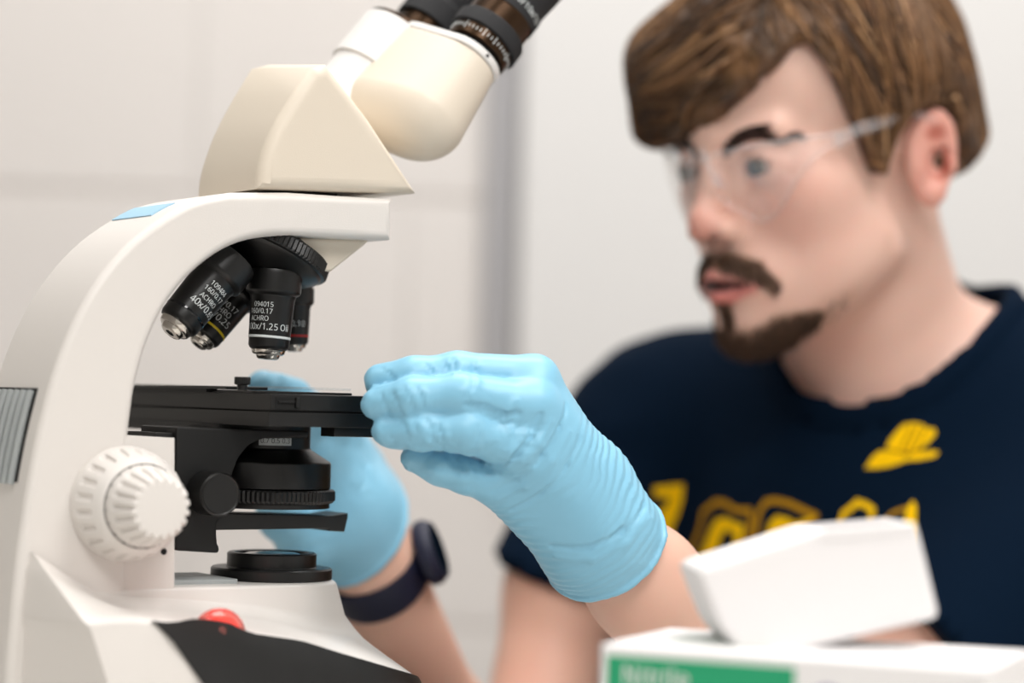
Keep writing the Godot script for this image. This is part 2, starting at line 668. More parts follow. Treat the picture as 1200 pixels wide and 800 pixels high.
func scope_arm(t: Node3D) -> void:
	var outer := arm_back()
	var plate := m2([Vector2(340, 225), Vector2(400, 229), Vector2(461, 232.5), Vector2(460, 281), Vector2(400, 279), Vector2(345, 276)], 0.036)
	var arch := catmull(m2([Vector2(345, 276), Vector2(315, 277), Vector2(284, 283), Vector2(255, 297), Vector2(226, 320), Vector2(203, 346), Vector2(185, 376), Vector2(171, 411), Vector2(161, 448), Vector2(156, 480), Vector2(152, 512)], 0.036), 3)
	var low := m2([Vector2(150, 560), Vector2(150, 700), Vector2(150, 868)], 0.036)
	var ring := PackedVector2Array(outer)
	ring.append_array(plate)
	arch.remove_at(0)
	ring.append_array(arch)
	ring.append_array(low)
	var s := Soup.new()
	extrude(s, ring, -0.036, 0.036, 0.0042, 4)
	part("arm", s.mesh(40), mats.scope_white, t)
	# front column that carries the focus drive
	s = Soup.new()
	var col := m2([Vector2(140, 510), Vector2(205.5, 513), Vector2(205.5, 700), Vector2(140, 700)], 0.0352)
	extrude(s, col, -0.034, 0.0352, 0.0012, 2)
	part("column", s.mesh(), mats.scope_white, t)
	# screw hole by the knob
	var h := mp(192, 646, 0.0352)
	s = Soup.new()
	lathe(s, [Vector2(0.0, 0.0002), Vector2(0.0014, 0.0002), Vector2(0.0016, 0.0)], 16, along(h, Vector3.BACK))
	part("screw_hole", s.mesh(), mats.black_gap, t)
	# blue tape on top
	s = Soup.new()
	var tape := PackedVector2Array()
	for k in range(outer.size()):
		var q := outer[k]
		if q.x > mp(186, 256, 0.036).x and q.x < mp(226, 236, 0.036).x:
			tape.append(q)
	ribbon(s, tape, -0.030, 0.017, 0.0005)
	part("label_tape", s.mesh(), mats.tape_blue, t, "pale blue tape label on the arm")
	# cooling slits in the back
	var slit := PackedVector2Array()
	for k in range(outer.size()):
		var y := outer[k].y
		if y > 0.1285 and y < 0.1765:
			slit.append(outer[k])
	s = Soup.new()
	ribbon(s, slit, -0.0265, 0.0225, 0.0003)
	part("vent_opening", s.mesh(), mats.black_gap, t)
	for z in [0.0172, 0.0092, 0.0012, -0.0068, -0.0148, -0.0228]:
		var line := PackedVector3Array()
		for k in slit.size():
			line.append(Vector3(slit[k].x - 0.0012, slit[k].y - 0.001, z))
		s = Soup.new()
		tube(s, line, 0.0019, 10)
		part("vent_slat", s.mesh(), mats.vent_grey, t)

func lerp_table(tab: Array, x: float) -> float:
	if x <= tab[0].x:
		return tab[0].y
	for k in tab.size() - 1:
		if x <= tab[k + 1].x:
			return remap(x, tab[k].x, tab[k + 1].x, tab[k].y, tab[k + 1].y)
	return tab[tab.size() - 1].y

func base_ring(w: float, f: float, q: Vector2, back: float, tab: Array) -> PackedVector3Array:
	var half := PackedVector2Array([Vector2(back, 0.0), Vector2(back, minf(0.03, w * 0.6)), q])
	for k in range(1, 13):
		half.append(Vector2(lerpf(q.x, 0.0, k / 12.0), lerpf(q.y, w, k / 12.0)))
	for k in range(1, 17):
		var a := PI / 2 * k / 16
		half.append(Vector2(f * sin(a), w * cos(a)))
	var ring := PackedVector3Array()
	for p in half:
		ring.append(Vector3(p.x, lerp_table(tab, p.x), p.y))
	for k in range(half.size() - 2, 0, -1):
		ring.append(Vector3(half[k].x, lerp_table(tab, half[k].x), -half[k].y))
	return ring

func scope_base(t: Node3D) -> void:
	var b_tab := [Vector2(-0.148, 0.068), Vector2(-0.14, 0.0705), Vector2(-0.108, 0.0735), Vector2(-0.085, 0.0705), Vector2(-0.062, 0.0675), Vector2(-0.021, 0.061), Vector2(0.0, 0.0545), Vector2(0.03, 0.046), Vector2(0.06, 0.038), Vector2(0.075, 0.033)]
	var low_tab := []
	for p in b_tab:
		low_tab.append(Vector2(p.x, p.y - 0.004))
	var mid_tab := []
	for p in b_tab:
		mid_tab.append(Vector2(p.x, p.y * 0.4))
	var a_tab := [Vector2(-0.133, 0.098), Vector2(-0.116, 0.087), Vector2(-0.10, 0.0785), Vector2(-0.062, 0.0748), Vector2(-0.02, 0.070), Vector2(0.0, 0.0655), Vector2(0.02, 0.0615), Vector2(0.047, 0.057)]
	var rings := [
		base_ring(0.0335, 0.0335, Vector2(-0.133, 0.0335), -0.135, [Vector2(0, 0.0815)]),
		base_ring(0.0350, 0.0350, Vector2(-0.133, 0.0350), -0.136, [Vector2(0, 0.0808)]),
		base_ring(0.0360, 0.0360, Vector2(-0.133, 0.0360), -0.136, [Vector2(0, 0.0795)]),
		base_ring(0.0365, 0.0415, Vector2(-0.133, 0.0365), -0.137, a_tab.map(func(p): return Vector2(p.x, p.y * 0.72 + 0.022))),
		base_ring(0.0385, 0.047, Vector2(-0.133, 0.0385), -0.137, a_tab),
		base_ring(0.045, 0.0515, Vector2(-0.131, 0.045), -0.137, a_tab.map(func(p): return Vector2(p.x, p.y - 0.0045))),
		base_ring(0.0800, 0.0710, Vector2(-0.126, 0.0800), -0.138, b_tab),
		base_ring(0.0828, 0.0745, Vector2(-0.123, 0.0828), -0.138, low_tab),
		base_ring(0.086, 0.080, Vector2(-0.110, 0.086), -0.139, mid_tab),
		base_ring(0.088, 0.084, Vector2(-0.098, 0.088), -0.140, [Vector2(0, 0.004)]),
		base_ring(0.085, 0.081, Vector2(-0.096, 0.085), -0.138, [Vector2(0, 0.0005)]),
	]
	var s := Soup.new()
	var n: int = rings[0].size()
	for k in rings.size() - 1:
		for i in n:
			var j := (i + 1) % n
			s.quad(rings[k][i], rings[k + 1][i], rings[k + 1][j], rings[k][j])
	for i in n:
		var j := (i + 1) % n
		s.tri(Vector3(-0.06, 0.0815, 0), rings[0][i], rings[0][j])
		s.tri(Vector3(-0.06, 0.0005, 0), rings[-1][j], rings[-1][i])
	part("base", s.mesh(44), mats.scope_white, t)
	# black side cover, set on the flank of the base
	s = Soup.new()
	var grid := []
	for i in 31:
		var u := i / 30.0
		var top := []
		# along the flank from the back end to the front
		var x: float
		var z: float
		var row := []
		for k in 9:
			var h := k / 8.0
			var w := lerpf(0.0828, 0.0872, h)
			var f := lerpf(0.0742, 0.0825, h)
			var back := lerpf(-0.094, -0.046, pow(h, 0.8))
			var straight := -back
			var curve := f * 1.25
			var dist := u * (straight + curve)
			if dist < straight:
				x = back + dist
				z = lerpf(w, lerpf(0.0828, 0.088, h), dist / straight)
			else:
				var a := (dist - straight) / curve * PI / 2
				x = f * sin(a)
				z = w * cos(a)
			var y_top := lerp_table(b_tab, x) - 0.001
			var bump := 0.0035 * exp(-pow((x + 0.066) / 0.015, 4.0)) if k == 0 else 0.0
			var y := lerpf(y_top + bump, 0.006, h)
			var push := 0.0022 if k > 0 else 0.0006
			var nn := Vector2(x / f if x > 0.0 else 0.0, z / w).normalized()
			# a shallow dent under the red switch
			push -= 0.0022 * exp(-pow((x + 0.066) / 0.016, 2.0) - pow((h - 0.2) / 0.12, 2.0))
			row.append(Vector3(x + nn.x * push, y, z + nn.y * push))
		grid.append(row)
	for i in 30:
		for k in 8:
			s.quad(grid[i][k], grid[i][k + 1], grid[i + 1][k + 1], grid[i + 1][k])
		s.quad(grid[i][0], grid[i + 1][0], grid[i + 1][0] - Vector3(0, 0.001, 0.006), grid[i][0] - Vector3(0, 0.001, 0.006))
	part("side_cover", s.mesh(50), mats.panel_black, t, "black plastic side cover of the base")
	# glowing red switch, a half dome over the cover
	var c := mp(256, 744, 0.0785)
	s = Soup.new()
	var dome := []
	for k in 13:
		var a := PI * k / 12
		dome.append(Vector2(sin(a) * 0.0132, -cos(a) * 0.0132))
	lathe(s, dome, 40)
	s.move(Transform3D(Basis.from_scale(Vector3(1, 0.92, 0.42)), c))
	var sw := part("power_switch", s.mesh(60), mats.switch_red, t, "translucent red power switch")
	s = Soup.new()
	lathe(s, [Vector2(0.0, -0.010), Vector2(0.006, -0.008), Vector2(0.0095, -0.003), Vector2(0.0095, 0.003), Vector2(0.006, 0.008), Vector2(0.0, 0.0095)], 24)
	s.move(Transform3D(Basis.from_scale(Vector3(1, 0.9, 0.35)), c))
	part("switch_lamp", s.mesh(), mats.switch_glow, sw)
	var ol := OmniLight3D.new()
	ol.name = "switch_light"
	ol.light_color = Color(1.0, 0.25, 0.2)
	ol.light_energy = 0.00015
	ol.light_size = 0.005
	ol.omni_range = 4.0
	ol.omni_attenuation = 2.0
	ol.shadow_enabled = true
	sw.add_child(ol)
	ol.position = c + Vector3(0, 0.009, 0.003)
	# illuminator on the base
	s = Soup.new()
	var top := mp(318, 676, 0.0).y
	var ax := Transform3D(Basis.IDENTITY, Vector3(0.0045, 0.0812, 0.0))
	lathe(s, [Vector2(0.0, 0.0), Vector2(0.0288, 0.0), Vector2(0.0296, 0.0008), Vector2(0.0296, 0.0052), Vector2(0.0288, 0.006), Vector2(0.0222, 0.006), Vector2(0.0218, 0.0065), Vector2(0.0218, 0.0125), Vector2(0.021, 0.0132), Vector2(0.0182, 0.0132), Vector2(0.0176, 0.0125), Vector2(0.0176, 0.0085), Vector2(0.0, 0.0085)], 64, ax)
	var il := part("illuminator", s.mesh(), mats.black, t)
	s = Soup.new()
	lathe(s, [Vector2(0.0175, 0.0095), Vector2(0.0165, 0.0118), Vector2(0.011, 0.0131), Vector2(0.0, 0.0136)], 48, ax)
	part("field_lens", s.mesh(60), mats.lens_dark, il)
	s = Soup.new()
	box(s, Vector3(-0.062, 0.0812, -0.02), Vector3(-0.026, 0.0836, 0.026), 0.0006)
	part("filter_slot", s.mesh(), mats.vent_grey, t)
	for p in [Vector2(34, 743), Vector2(126, 775)]:
		var q := mp(p.x, p.y, 0.084 if p.x > 50 else 0.05)
		s = Soup.new()

func scope_knobs(t: Node3D) -> void:
	var c := mp(146, 590, 0.036)
	var ax := Transform3D(Basis(Vector3.RIGHT, PI / 2), c)
	var groove := func(y0: float, y1: float, count: int, depth: float):
		return func(y: float, a: float) -> float:
			if y < y0 or y > y1:
				return 0.0
			var e := minf(smoothstep(y0, y0 + 0.0022, y), 1.0 - smoothstep(y1 - 0.0022, y1, y)) if y1 < 1.0 else smoothstep(y0, y0 + 0.0022, y)
			var w := cos(a * count)
			return -depth * e * smoothstep(-0.05, 0.55, w)
	var prof := [Vector2(0.0, 0.0), Vector2(0.0262, 0.0), Vector2(0.0266, 0.0006), Vector2(0.0264, 0.0016)]
	for k in 17:
		var u := k / 16.0
		prof.append(Vector2(lerpf(0.0262, 0.0212, u) + 0.0012 * sin(PI * u), lerpf(0.0022, 0.0195, u)))
	prof.append_array([Vector2(0.0200, 0.0212), Vector2(0.0192, 0.0216), Vector2(0.0188, 0.0205), Vector2(0.0, 0.0205)])
	var s := Soup.new()
	lathe(s, prof, 216, ax, groove.call(0.0045, 0.0165, 22, 0.0016))
	part("coarse_focus_knob", s.mesh(30), mats.knob_white, t, "large grooved white coarse focus knob")
	s = Soup.new()
	prof = [Vector2(0.0, 0.0207), Vector2(0.0183, 0.0207), Vector2(0.0186, 0.0214), Vector2(0.0184, 0.0235)]
	for k in 17:
		var u := k / 16.0
		prof.append(Vector2(lerpf(0.0182, 0.0142, u) + 0.0007 * sin(PI * u), lerpf(0.024, 0.0402, u)))
	prof.append_array([Vector2(0.0135, 0.0409), Vector2(0.012, 0.0413), Vector2(0.0, 0.0415)])
	lathe(s, prof, 200, ax, groove.call(0.0265, 2.0, 20, 0.0015))
	var fine := part("fine_focus_knob", s.mesh(30), mats.knob_white, t, "smaller grooved white fine focus knob")
	s = Soup.new()
	for k in 20:
		var a := TAU * k / 20 + 0.1
		var r := 0.0185
		var from := s.v.size()
		box(s, Vector3(-0.00012, 0.0, 0.0), Vector3(0.00012, 0.0022, 0.0006), 0.0)
		s.move(ax * Transform3D(Basis(Vector3.UP, a), Vector3(r * sin(a), 0.0213, r * cos(a))), from)
	part("scale_mark", s.mesh(), mats.print_dark, fine)
	s = Soup.new()
	lathe(s, [Vector2(0.0187, 0.0206), Vector2(0.0189, 0.0209), Vector2(0.0187, 0.0212)], 96, ax)
	part("seam_ring", s.mesh(), mats.print_dark, fine)
	# shaft collar into the column
	s = Soup.new()
	lathe(s, [Vector2(0.02, -0.004), Vector2(0.02, 0.0005)], 48, ax)
	part("knob_collar", s.mesh(), mats.scope_white, t)
	# the same knob on the far side of the column
	s = Soup.new()
	lathe(s, [Vector2(0.0, 0.0), Vector2(0.0262, 0.0), Vector2(0.0212, 0.0195), Vector2(0.0192, 0.0216), Vector2(0.0182, 0.024), Vector2(0.0142, 0.0402), Vector2(0.0, 0.0415)], 48, Transform3D(Basis(Vector3.RIGHT, -PI / 2), Vector3(c.x, c.y, -0.036)))
	part("coarse_focus_knob", s.mesh(), mats.knob_white, t, "focus knob on the far side")

func scope_stage(t: Node3D) -> void:
	# two stacked slabs, the near back corner at pixel 318
	var z1 := 0.062
	var c := mp(318, 458, z1)
	var e := mp(446, 465, z1)
	var x0 := c.x
	var x1 := e.x
	var y_top := 0.1716
	var s := Soup.new()
	box(s, Vector3(x0, 0.1640, -0.105), Vector3(x1, y_top, z1), 0.0006)
	part("stage_plate", s.mesh(), mats.black, t)
	s = Soup.new()
	box(s, Vector3(x0 - 0.0012, 0.1565, -0.105), Vector3(x1, 0.1632, z1 + 0.0008), 0.0006)
	part("stage_slide", s.mesh(), mats.black, t)
	s = Soup.new()
	box(s, Vector3(x0 + 0.001, 0.1628, -0.104), Vector3(x1 - 0.001, 0.1644, z1 - 0.0012), 0.0)
	part("stage_groove", s.mesh(), mats.black_gap, t)
	# notch in the near edge with its spring block
	s = Soup.new()
	var n0 := mp(323, 470, z1).x
	var n1 := mp(352, 470, z1).x
	box(s, Vector3(n0, 0.1646, z1 - 0.002), Vector3(n1, 0.1704, z1 + 0.0003), 0.0002)
	var nt := part("stage_notch", s.mesh(), mats.black_gap, t)
	s = Soup.new()
	box(s, Vector3(n0 + 0.001, 0.1676, z1 - 0.001), Vector3(n1 - 0.003, 0.1685, z1 + 0.0012), 0.0002)
	box(s, Vector3(n1 - 0.003, 0.1654, z1 - 0.001), Vector3(n1 - 0.001, 0.1700, z1 + 0.0016), 0.0004)
	part("spring", s.mesh(), mats.black, nt)
	# thin cover plate at the back, running behind the arm
	s = Soup.new()
	box(s, Vector3(x0 - 0.004, y_top + 0.0016, -0.10), Vector3(x0 + 0.018, y_top + 0.003, 0.022), 0.0003)
	part("cover_plate", s.mesh(), mats.black, t)
	s = Soup.new()
	box(s, Vector3(x0 - 0.004, y_top, -0.10), Vector3(x0 + 0.002, y_top + 0.0016, 0.0), 0.0003)
	part("spacer", s.mesh(), mats.black_matte, t)
	# slide holder: two thin arms and a small knurled screw
	s = Soup.new()
	var a0 := mp(252, 458, 0.02)
	extrude(s, round_poly(PackedVector2Array([Vector2(-0.030, -0.050), Vector2(0.024, -0.052), Vector2(0.026, -0.040), Vector2(-0.012, -0.036), Vector2(-0.016, 0.034), Vector2(0.020, 0.044), Vector2(0.018, 0.054), Vector2(-0.030, 0.046)]), 0.003), 0.0, 0.0011, 0.0002, 2)
	s.move(Transform3D(Basis(Vector3.RIGHT, Vector3.BACK, Vector3.DOWN), Vector3(0, y_top + 0.0012, 0)))
	var sh := part("slide_holder", s.mesh(), mats.black, t)
	s = Soup.new()
	var k := mp(284, 452, 0.042)
	var kn := func(y: float, a: float) -> float: return -0.00025 * (0.5 + 0.5 * cos(a * 26.0)) if y > 0.0026 else 0.0
	lathe(s, [Vector2(0.0, 0.0), Vector2(0.0024, 0.0), Vector2(0.0024, 0.0024), Vector2(0.0036, 0.0028), Vector2(0.0038, 0.003), Vector2(0.0038, 0.0060), Vector2(0.0034, 0.0063), Vector2(0.0, 0.0063)], 104, Transform3D(Basis.IDENTITY, Vector3(k.x, y_top + 0.0012, 0.042)), kn)
	part("holder_screw", s.mesh(), mats.black, sh)
	# rail of the mechanical stage under the near edge
	s = Soup.new()
	var r0 := mp(394, 506, z1).x
	box(s, Vector3(r0, 0.1522, z1 - 0.016), Vector3(x1 - 0.002, 0.1568, z1 - 0.002), 0.0006)
	part("stage_rail", s.mesh(), mats.black, t)
	# underside strip visible beside the arm
	s = Soup.new()
	box(s, Vector3(x0 - 0.003, 0.1520, -0.105), Vector3(x0 + 0.014, 0.1568, 0.012), 0.0006)
	part("stage_strip", s.mesh(), mats.panel_black, t)
	# bracket that carries stage and condenser
	s = Soup.new()
	var zb := 0.022
	var br := m2([Vector2(207, 500), Vector2(362, 505), Vector2(362, 513), Vector2(308, 513.5), Vector2(292, 521), Vector2(279, 537), Vector2(272, 556), Vector2(270, 600), Vector2(254, 610), Vector2(254, 636), Vector2(257, 640), Vector2(257, 648), Vector2(206, 645), Vector2(206, 560)], zb)
	extrude(s, round_poly(br, 0.0015, 2), -0.02, zb, 0.0008, 2)
	part("stage_bracket", s.mesh(), mats.black_matte, t)
	# link from the column to the bracket
	s = Soup.new()
	var l0 := mp(190, 560, 0.0).x
	box(s, Vector3(l0 - 0.012, 0.108, -0.018), Vector3(mp(230, 560, 0.0).x, 0.152, 0.018), 0.001)
	part("dovetail", s.mesh(), mats.black_matte, t)
	# condenser
	s = Soup.new()
	var cx := Transform3D(Basis.IDENTITY, Vector3(0.0005, 0.0, 0.0))
	lathe(s, [Vector2(0.0, 0.158), Vector2(0.0205, 0.158), Vector2(0.0208, 0.157), Vector2(0.0208, 0.1455), Vector2(0.0215, 0.1445), Vector2(0.0305, 0.1390), Vector2(0.0312, 0.1378), Vector2(0.0312, 0.1262), Vector2(0.030, 0.1255), Vector2(0.0, 0.1255)], 64, cx)
	var co := part("condenser", s.mesh(), mats.black, t)
	s = Soup.new()
	var kr := func(y: float, a: float) -> float: return -0.0006 * smoothstep(0.2, 0.8, 0.5 + 0.5 * cos(a * 90.0)) if y > 0.1202 and y < 0.1248 else 0.0
	lathe(s, [Vector2(0.0, 0.1255), Vector2(0.0325, 0.1255), Vector2(0.0335, 0.1248), Vector2(0.0336, 0.1246), Vector2(0.0336, 0.1204), Vector2(0.0335, 0.1202), Vector2(0.0322, 0.1190), Vector2(0.0310, 0.1186), Vector2(0.0310, 0.1165), Vector2(0.0, 0.1165)], 360, cx, kr)
	part("aperture_ring", s.mesh(), mats.black, co)
	var wrap := func(r: float, y0: float, a0_: float):
		return func(x: float, y: float) -> Array:
			var a := a0_ + x / r
			return [Vector3(r * sin(a) + 0.0005, y0 + y, r * cos(a)), Vector3(sin(a), 0, cos(a))]
	s = Soup.new()
	for i in 10:
		var q := []
		for pnt in [[i, 0], [i + 1, 0], [i + 1, 1], [i, 1]]:
			var a: float = deg_to_rad(-38.0) + deg_to_rad(4.4) * pnt[0]
			q.append(Vector3(0.0211 * sin(a) + 0.0005, 0.1468 + 0.0045 * pnt[1], 0.0211 * cos(a)))
		s.quad(q[0], q[1], q[2], q[3])
	part("scale_label", s.mesh(), mats.vent_grey, co, "pale scale label on the condenser")
	var lab := part("lettering", lettering("0.9 0.7 0.5 0.3 0.1", 0.0021, wrap.call(0.0212, 0.149, deg_to_rad(-16.0))), mats.print_dark, co)
	# carrier fork of the condenser
	s = Soup.new()
	var fork := m2([Vector2(250, 601), Vector2(388, 604), Vector2(408, 601), Vector2(408, 606), Vector2(404, 623), Vector2(386, 622), Vector2(386, 619), Vector2(250, 621)], 0.012)
	extrude(s, fork, -0.012, 0.012, 0.0006, 2)
	part("condenser_carrier", s.mesh(), mats.black, t)
	# small height knob of the condenser
	var kc := mp(238, 577, 0.022)
	s = Soup.new()
	var kg := func(y: float, a: float) -> float: return -0.0003 * (0.5 + 0.5 * cos(a * 40.0)) if y > 0.003 and y < 0.0185 else 0.0
	lathe(s, [Vector2(0.0, -0.001), Vector2(0.0092, -0.001), Vector2(0.0092, 0.002), Vector2(0.0102, 0.0028), Vector2(0.0102, 0.0188), Vector2(0.0094, 0.0197), Vector2(0.0088, 0.0192), Vector2(0.0, 0.0194)], 160, Transform3D(Basis(Vector3.RIGHT, PI / 2), kc), kg)
	part("condenser_knob", s.mesh(), mats.black, t)

func objective(t: Node3D, base: Vector3, tip: Vector3, r: float, ring: Material, lines: Array, face: float, long := true) -> void:
	var d := tip - base
	var L := d.length()
	var xf := along(base, d)
	# turn the lettering side towards the near side and the camera
	var s := Soup.new()
	var b := func(f: float, rr: float): return Vector2(rr * r, f * L)
	lathe(s, [b.call(-0.05, 0.0), b.call(-0.05, 0.96), b.call(0.0, 1.0), b.call(0.19, 1.0), b.call(0.22, 0.97), b.call(0.25, 0.84), b.call(0.30, 0.80), b.call(0.72, 0.755), b.call(0.73, 0.75)], 64, xf)
	lathe(s, [b.call(0.755, 0.745), b.call(0.84, 0.735), b.call(0.87, 0.69), b.call(0.885, 0.62), b.call(0.885, 0.0)], 64, xf)
	var ob := part("objective", s.mesh(), mats.black, t)
	s = Soup.new()
	lathe(s, [b.call(0.725, 0.745), b.call(0.73, 0.765), b.call(0.75, 0.765), b.call(0.757, 0.745)], 64, xf)
	part("colour_ring", s.mesh(), ring, ob)
	s = Soup.new()
	lathe(s, [b.call(0.884, 0.60), b.call(0.892, 0.62), b.call(0.93, 0.585), b.call(0.945, 0.53), b.call(0.948, 0.44), b.call(0.985, 0.40), b.call(1.0, 0.33), b.call(1.0, 0.17)], 64, xf)
	part("tip_sleeve", s.mesh(), mats.chrome, ob)
	s = Soup.new()
	lathe(s, [b.call(0.995, 0.18), b.call(0.98, 0.12), b.call(0.975, 0.0)], 32, xf)
	part("front_lens", s.mesh(), mats.lens_dark, ob)
	var inv := xf.affine_inverse()
	var eye := inv * (mt_inv * cam_xf.origin)
	var a0 := atan2(eye.x, eye.z) + face
	for ln in lines:
		var h: float = ln[1]
		var at: float = ln[2]
		var off: float = ln[3]
		var f := func(x: float, y: float) -> Array:
			var yy := at * L - y
			var rr := r * lerpf(0.80, 0.755, clampf((yy / L - 0.30) / 0.42, 0.0, 1.0))
			var a := a0 + off - x / rr
			return [xf * Vector3(rr * sin(a), yy, rr * cos(a)), xf.basis * Vector3(sin(a), 0, cos(a))]
		part("lettering", lettering(ln[0], h, f), mats.print_white, ob)

func scope_nose(t: Node3D) -> void:
	# cream wedge under the plate
	var s := Soup.new()
	var w := m2([Vector2(318, 277.5), Vector2(434, 280.5), Vector2(428, 287), Vector2(389, 318), Vector2(366, 318), Vector2(330, 296)], 0.024)
	extrude(s, w, -0.024, 0.024, 0.0016, 3)
	part("nosepiece_mount", s.mesh(50), mats.scope_cream, t, "cream mount of the revolving nosepiece")
	# revolving nosepiece
	var c := mp(306, 296, 0.0)
	var d := Vector3(-0.42, -0.908, 0.0).normalized()
	var xf := along(c, d)
	s = Soup.new()
	var kn := func(y: float, a: float) -> float: return -0.0009 * smoothstep(0.3, 0.7, 0.5 + 0.5 * cos(a * 84.0)) if y > -0.0058 and y < -0.0002 else 0.0
	lathe(s, [Vector2(0.0, -0.012), Vector2(0.020, -0.012), Vector2(0.028, -0.0075), Vector2(0.0325, -0.0066), Vector2(0.0338, -0.0057), Vector2(0.0340, -0.0055), Vector2(0.0344, -0.0005), Vector2(0.0342, -0.0003), Vector2(0.0336, 0.0006), Vector2(0.033, 0.001), Vector2(0.0322, 0.0012), Vector2(0.031, 0.0030), Vector2(0.021, 0.0105), Vector2(0.008, 0.0125), Vector2(0.0, 0.0128)], 336, xf, kn)
	part("nosepiece", s.mesh(30), mats.black, t, "black revolving nosepiece with knurled rim")
	objective(t, mp(322, 322, 0.012), mp(313.5, 421, 0.012), 0.0134, mats.print_white, [["100x/1.25 Oil", 0.0031, 0.63, 0.22], ["ACHRO", 0.0023, 0.535, 0.60], ["160/0.17", 0.0023, 0.45, 0.55], ["094015", 0.0023, 0.37, 0.42]], 0.0)
	objective(t, mp(268, 307, 0.013), mp(199, 390, 0.013), 0.0138, mats.lens_dark, [["40x/0.65", 0.0033, 0.62, -0.50], ["ACHRO", 0.0024, 0.53, -0.42], ["160/0.17", 0.0024, 0.44, -0.45], ["109484", 0.0024, 0.36, -0.45]], 0.0)
	objective(t, mp(288, 334, -0.014), mp(231, 404, -0.014), 0.0115, mats.ring_yellow, [["10x/0.25", 0.0034, 0.62, 0.2], ["ACHRO", 0.0028, 0.52, 0.2], ["160/0.17", 0.0028, 0.42, 0.2]], 0.0)
	objective(t, mp(347, 340, -0.022), mp(345, 412, -0.022), 0.0092, mats.ring_red, [["4x/0.10", 0.003, 0.55, 0.2]], 0.0)

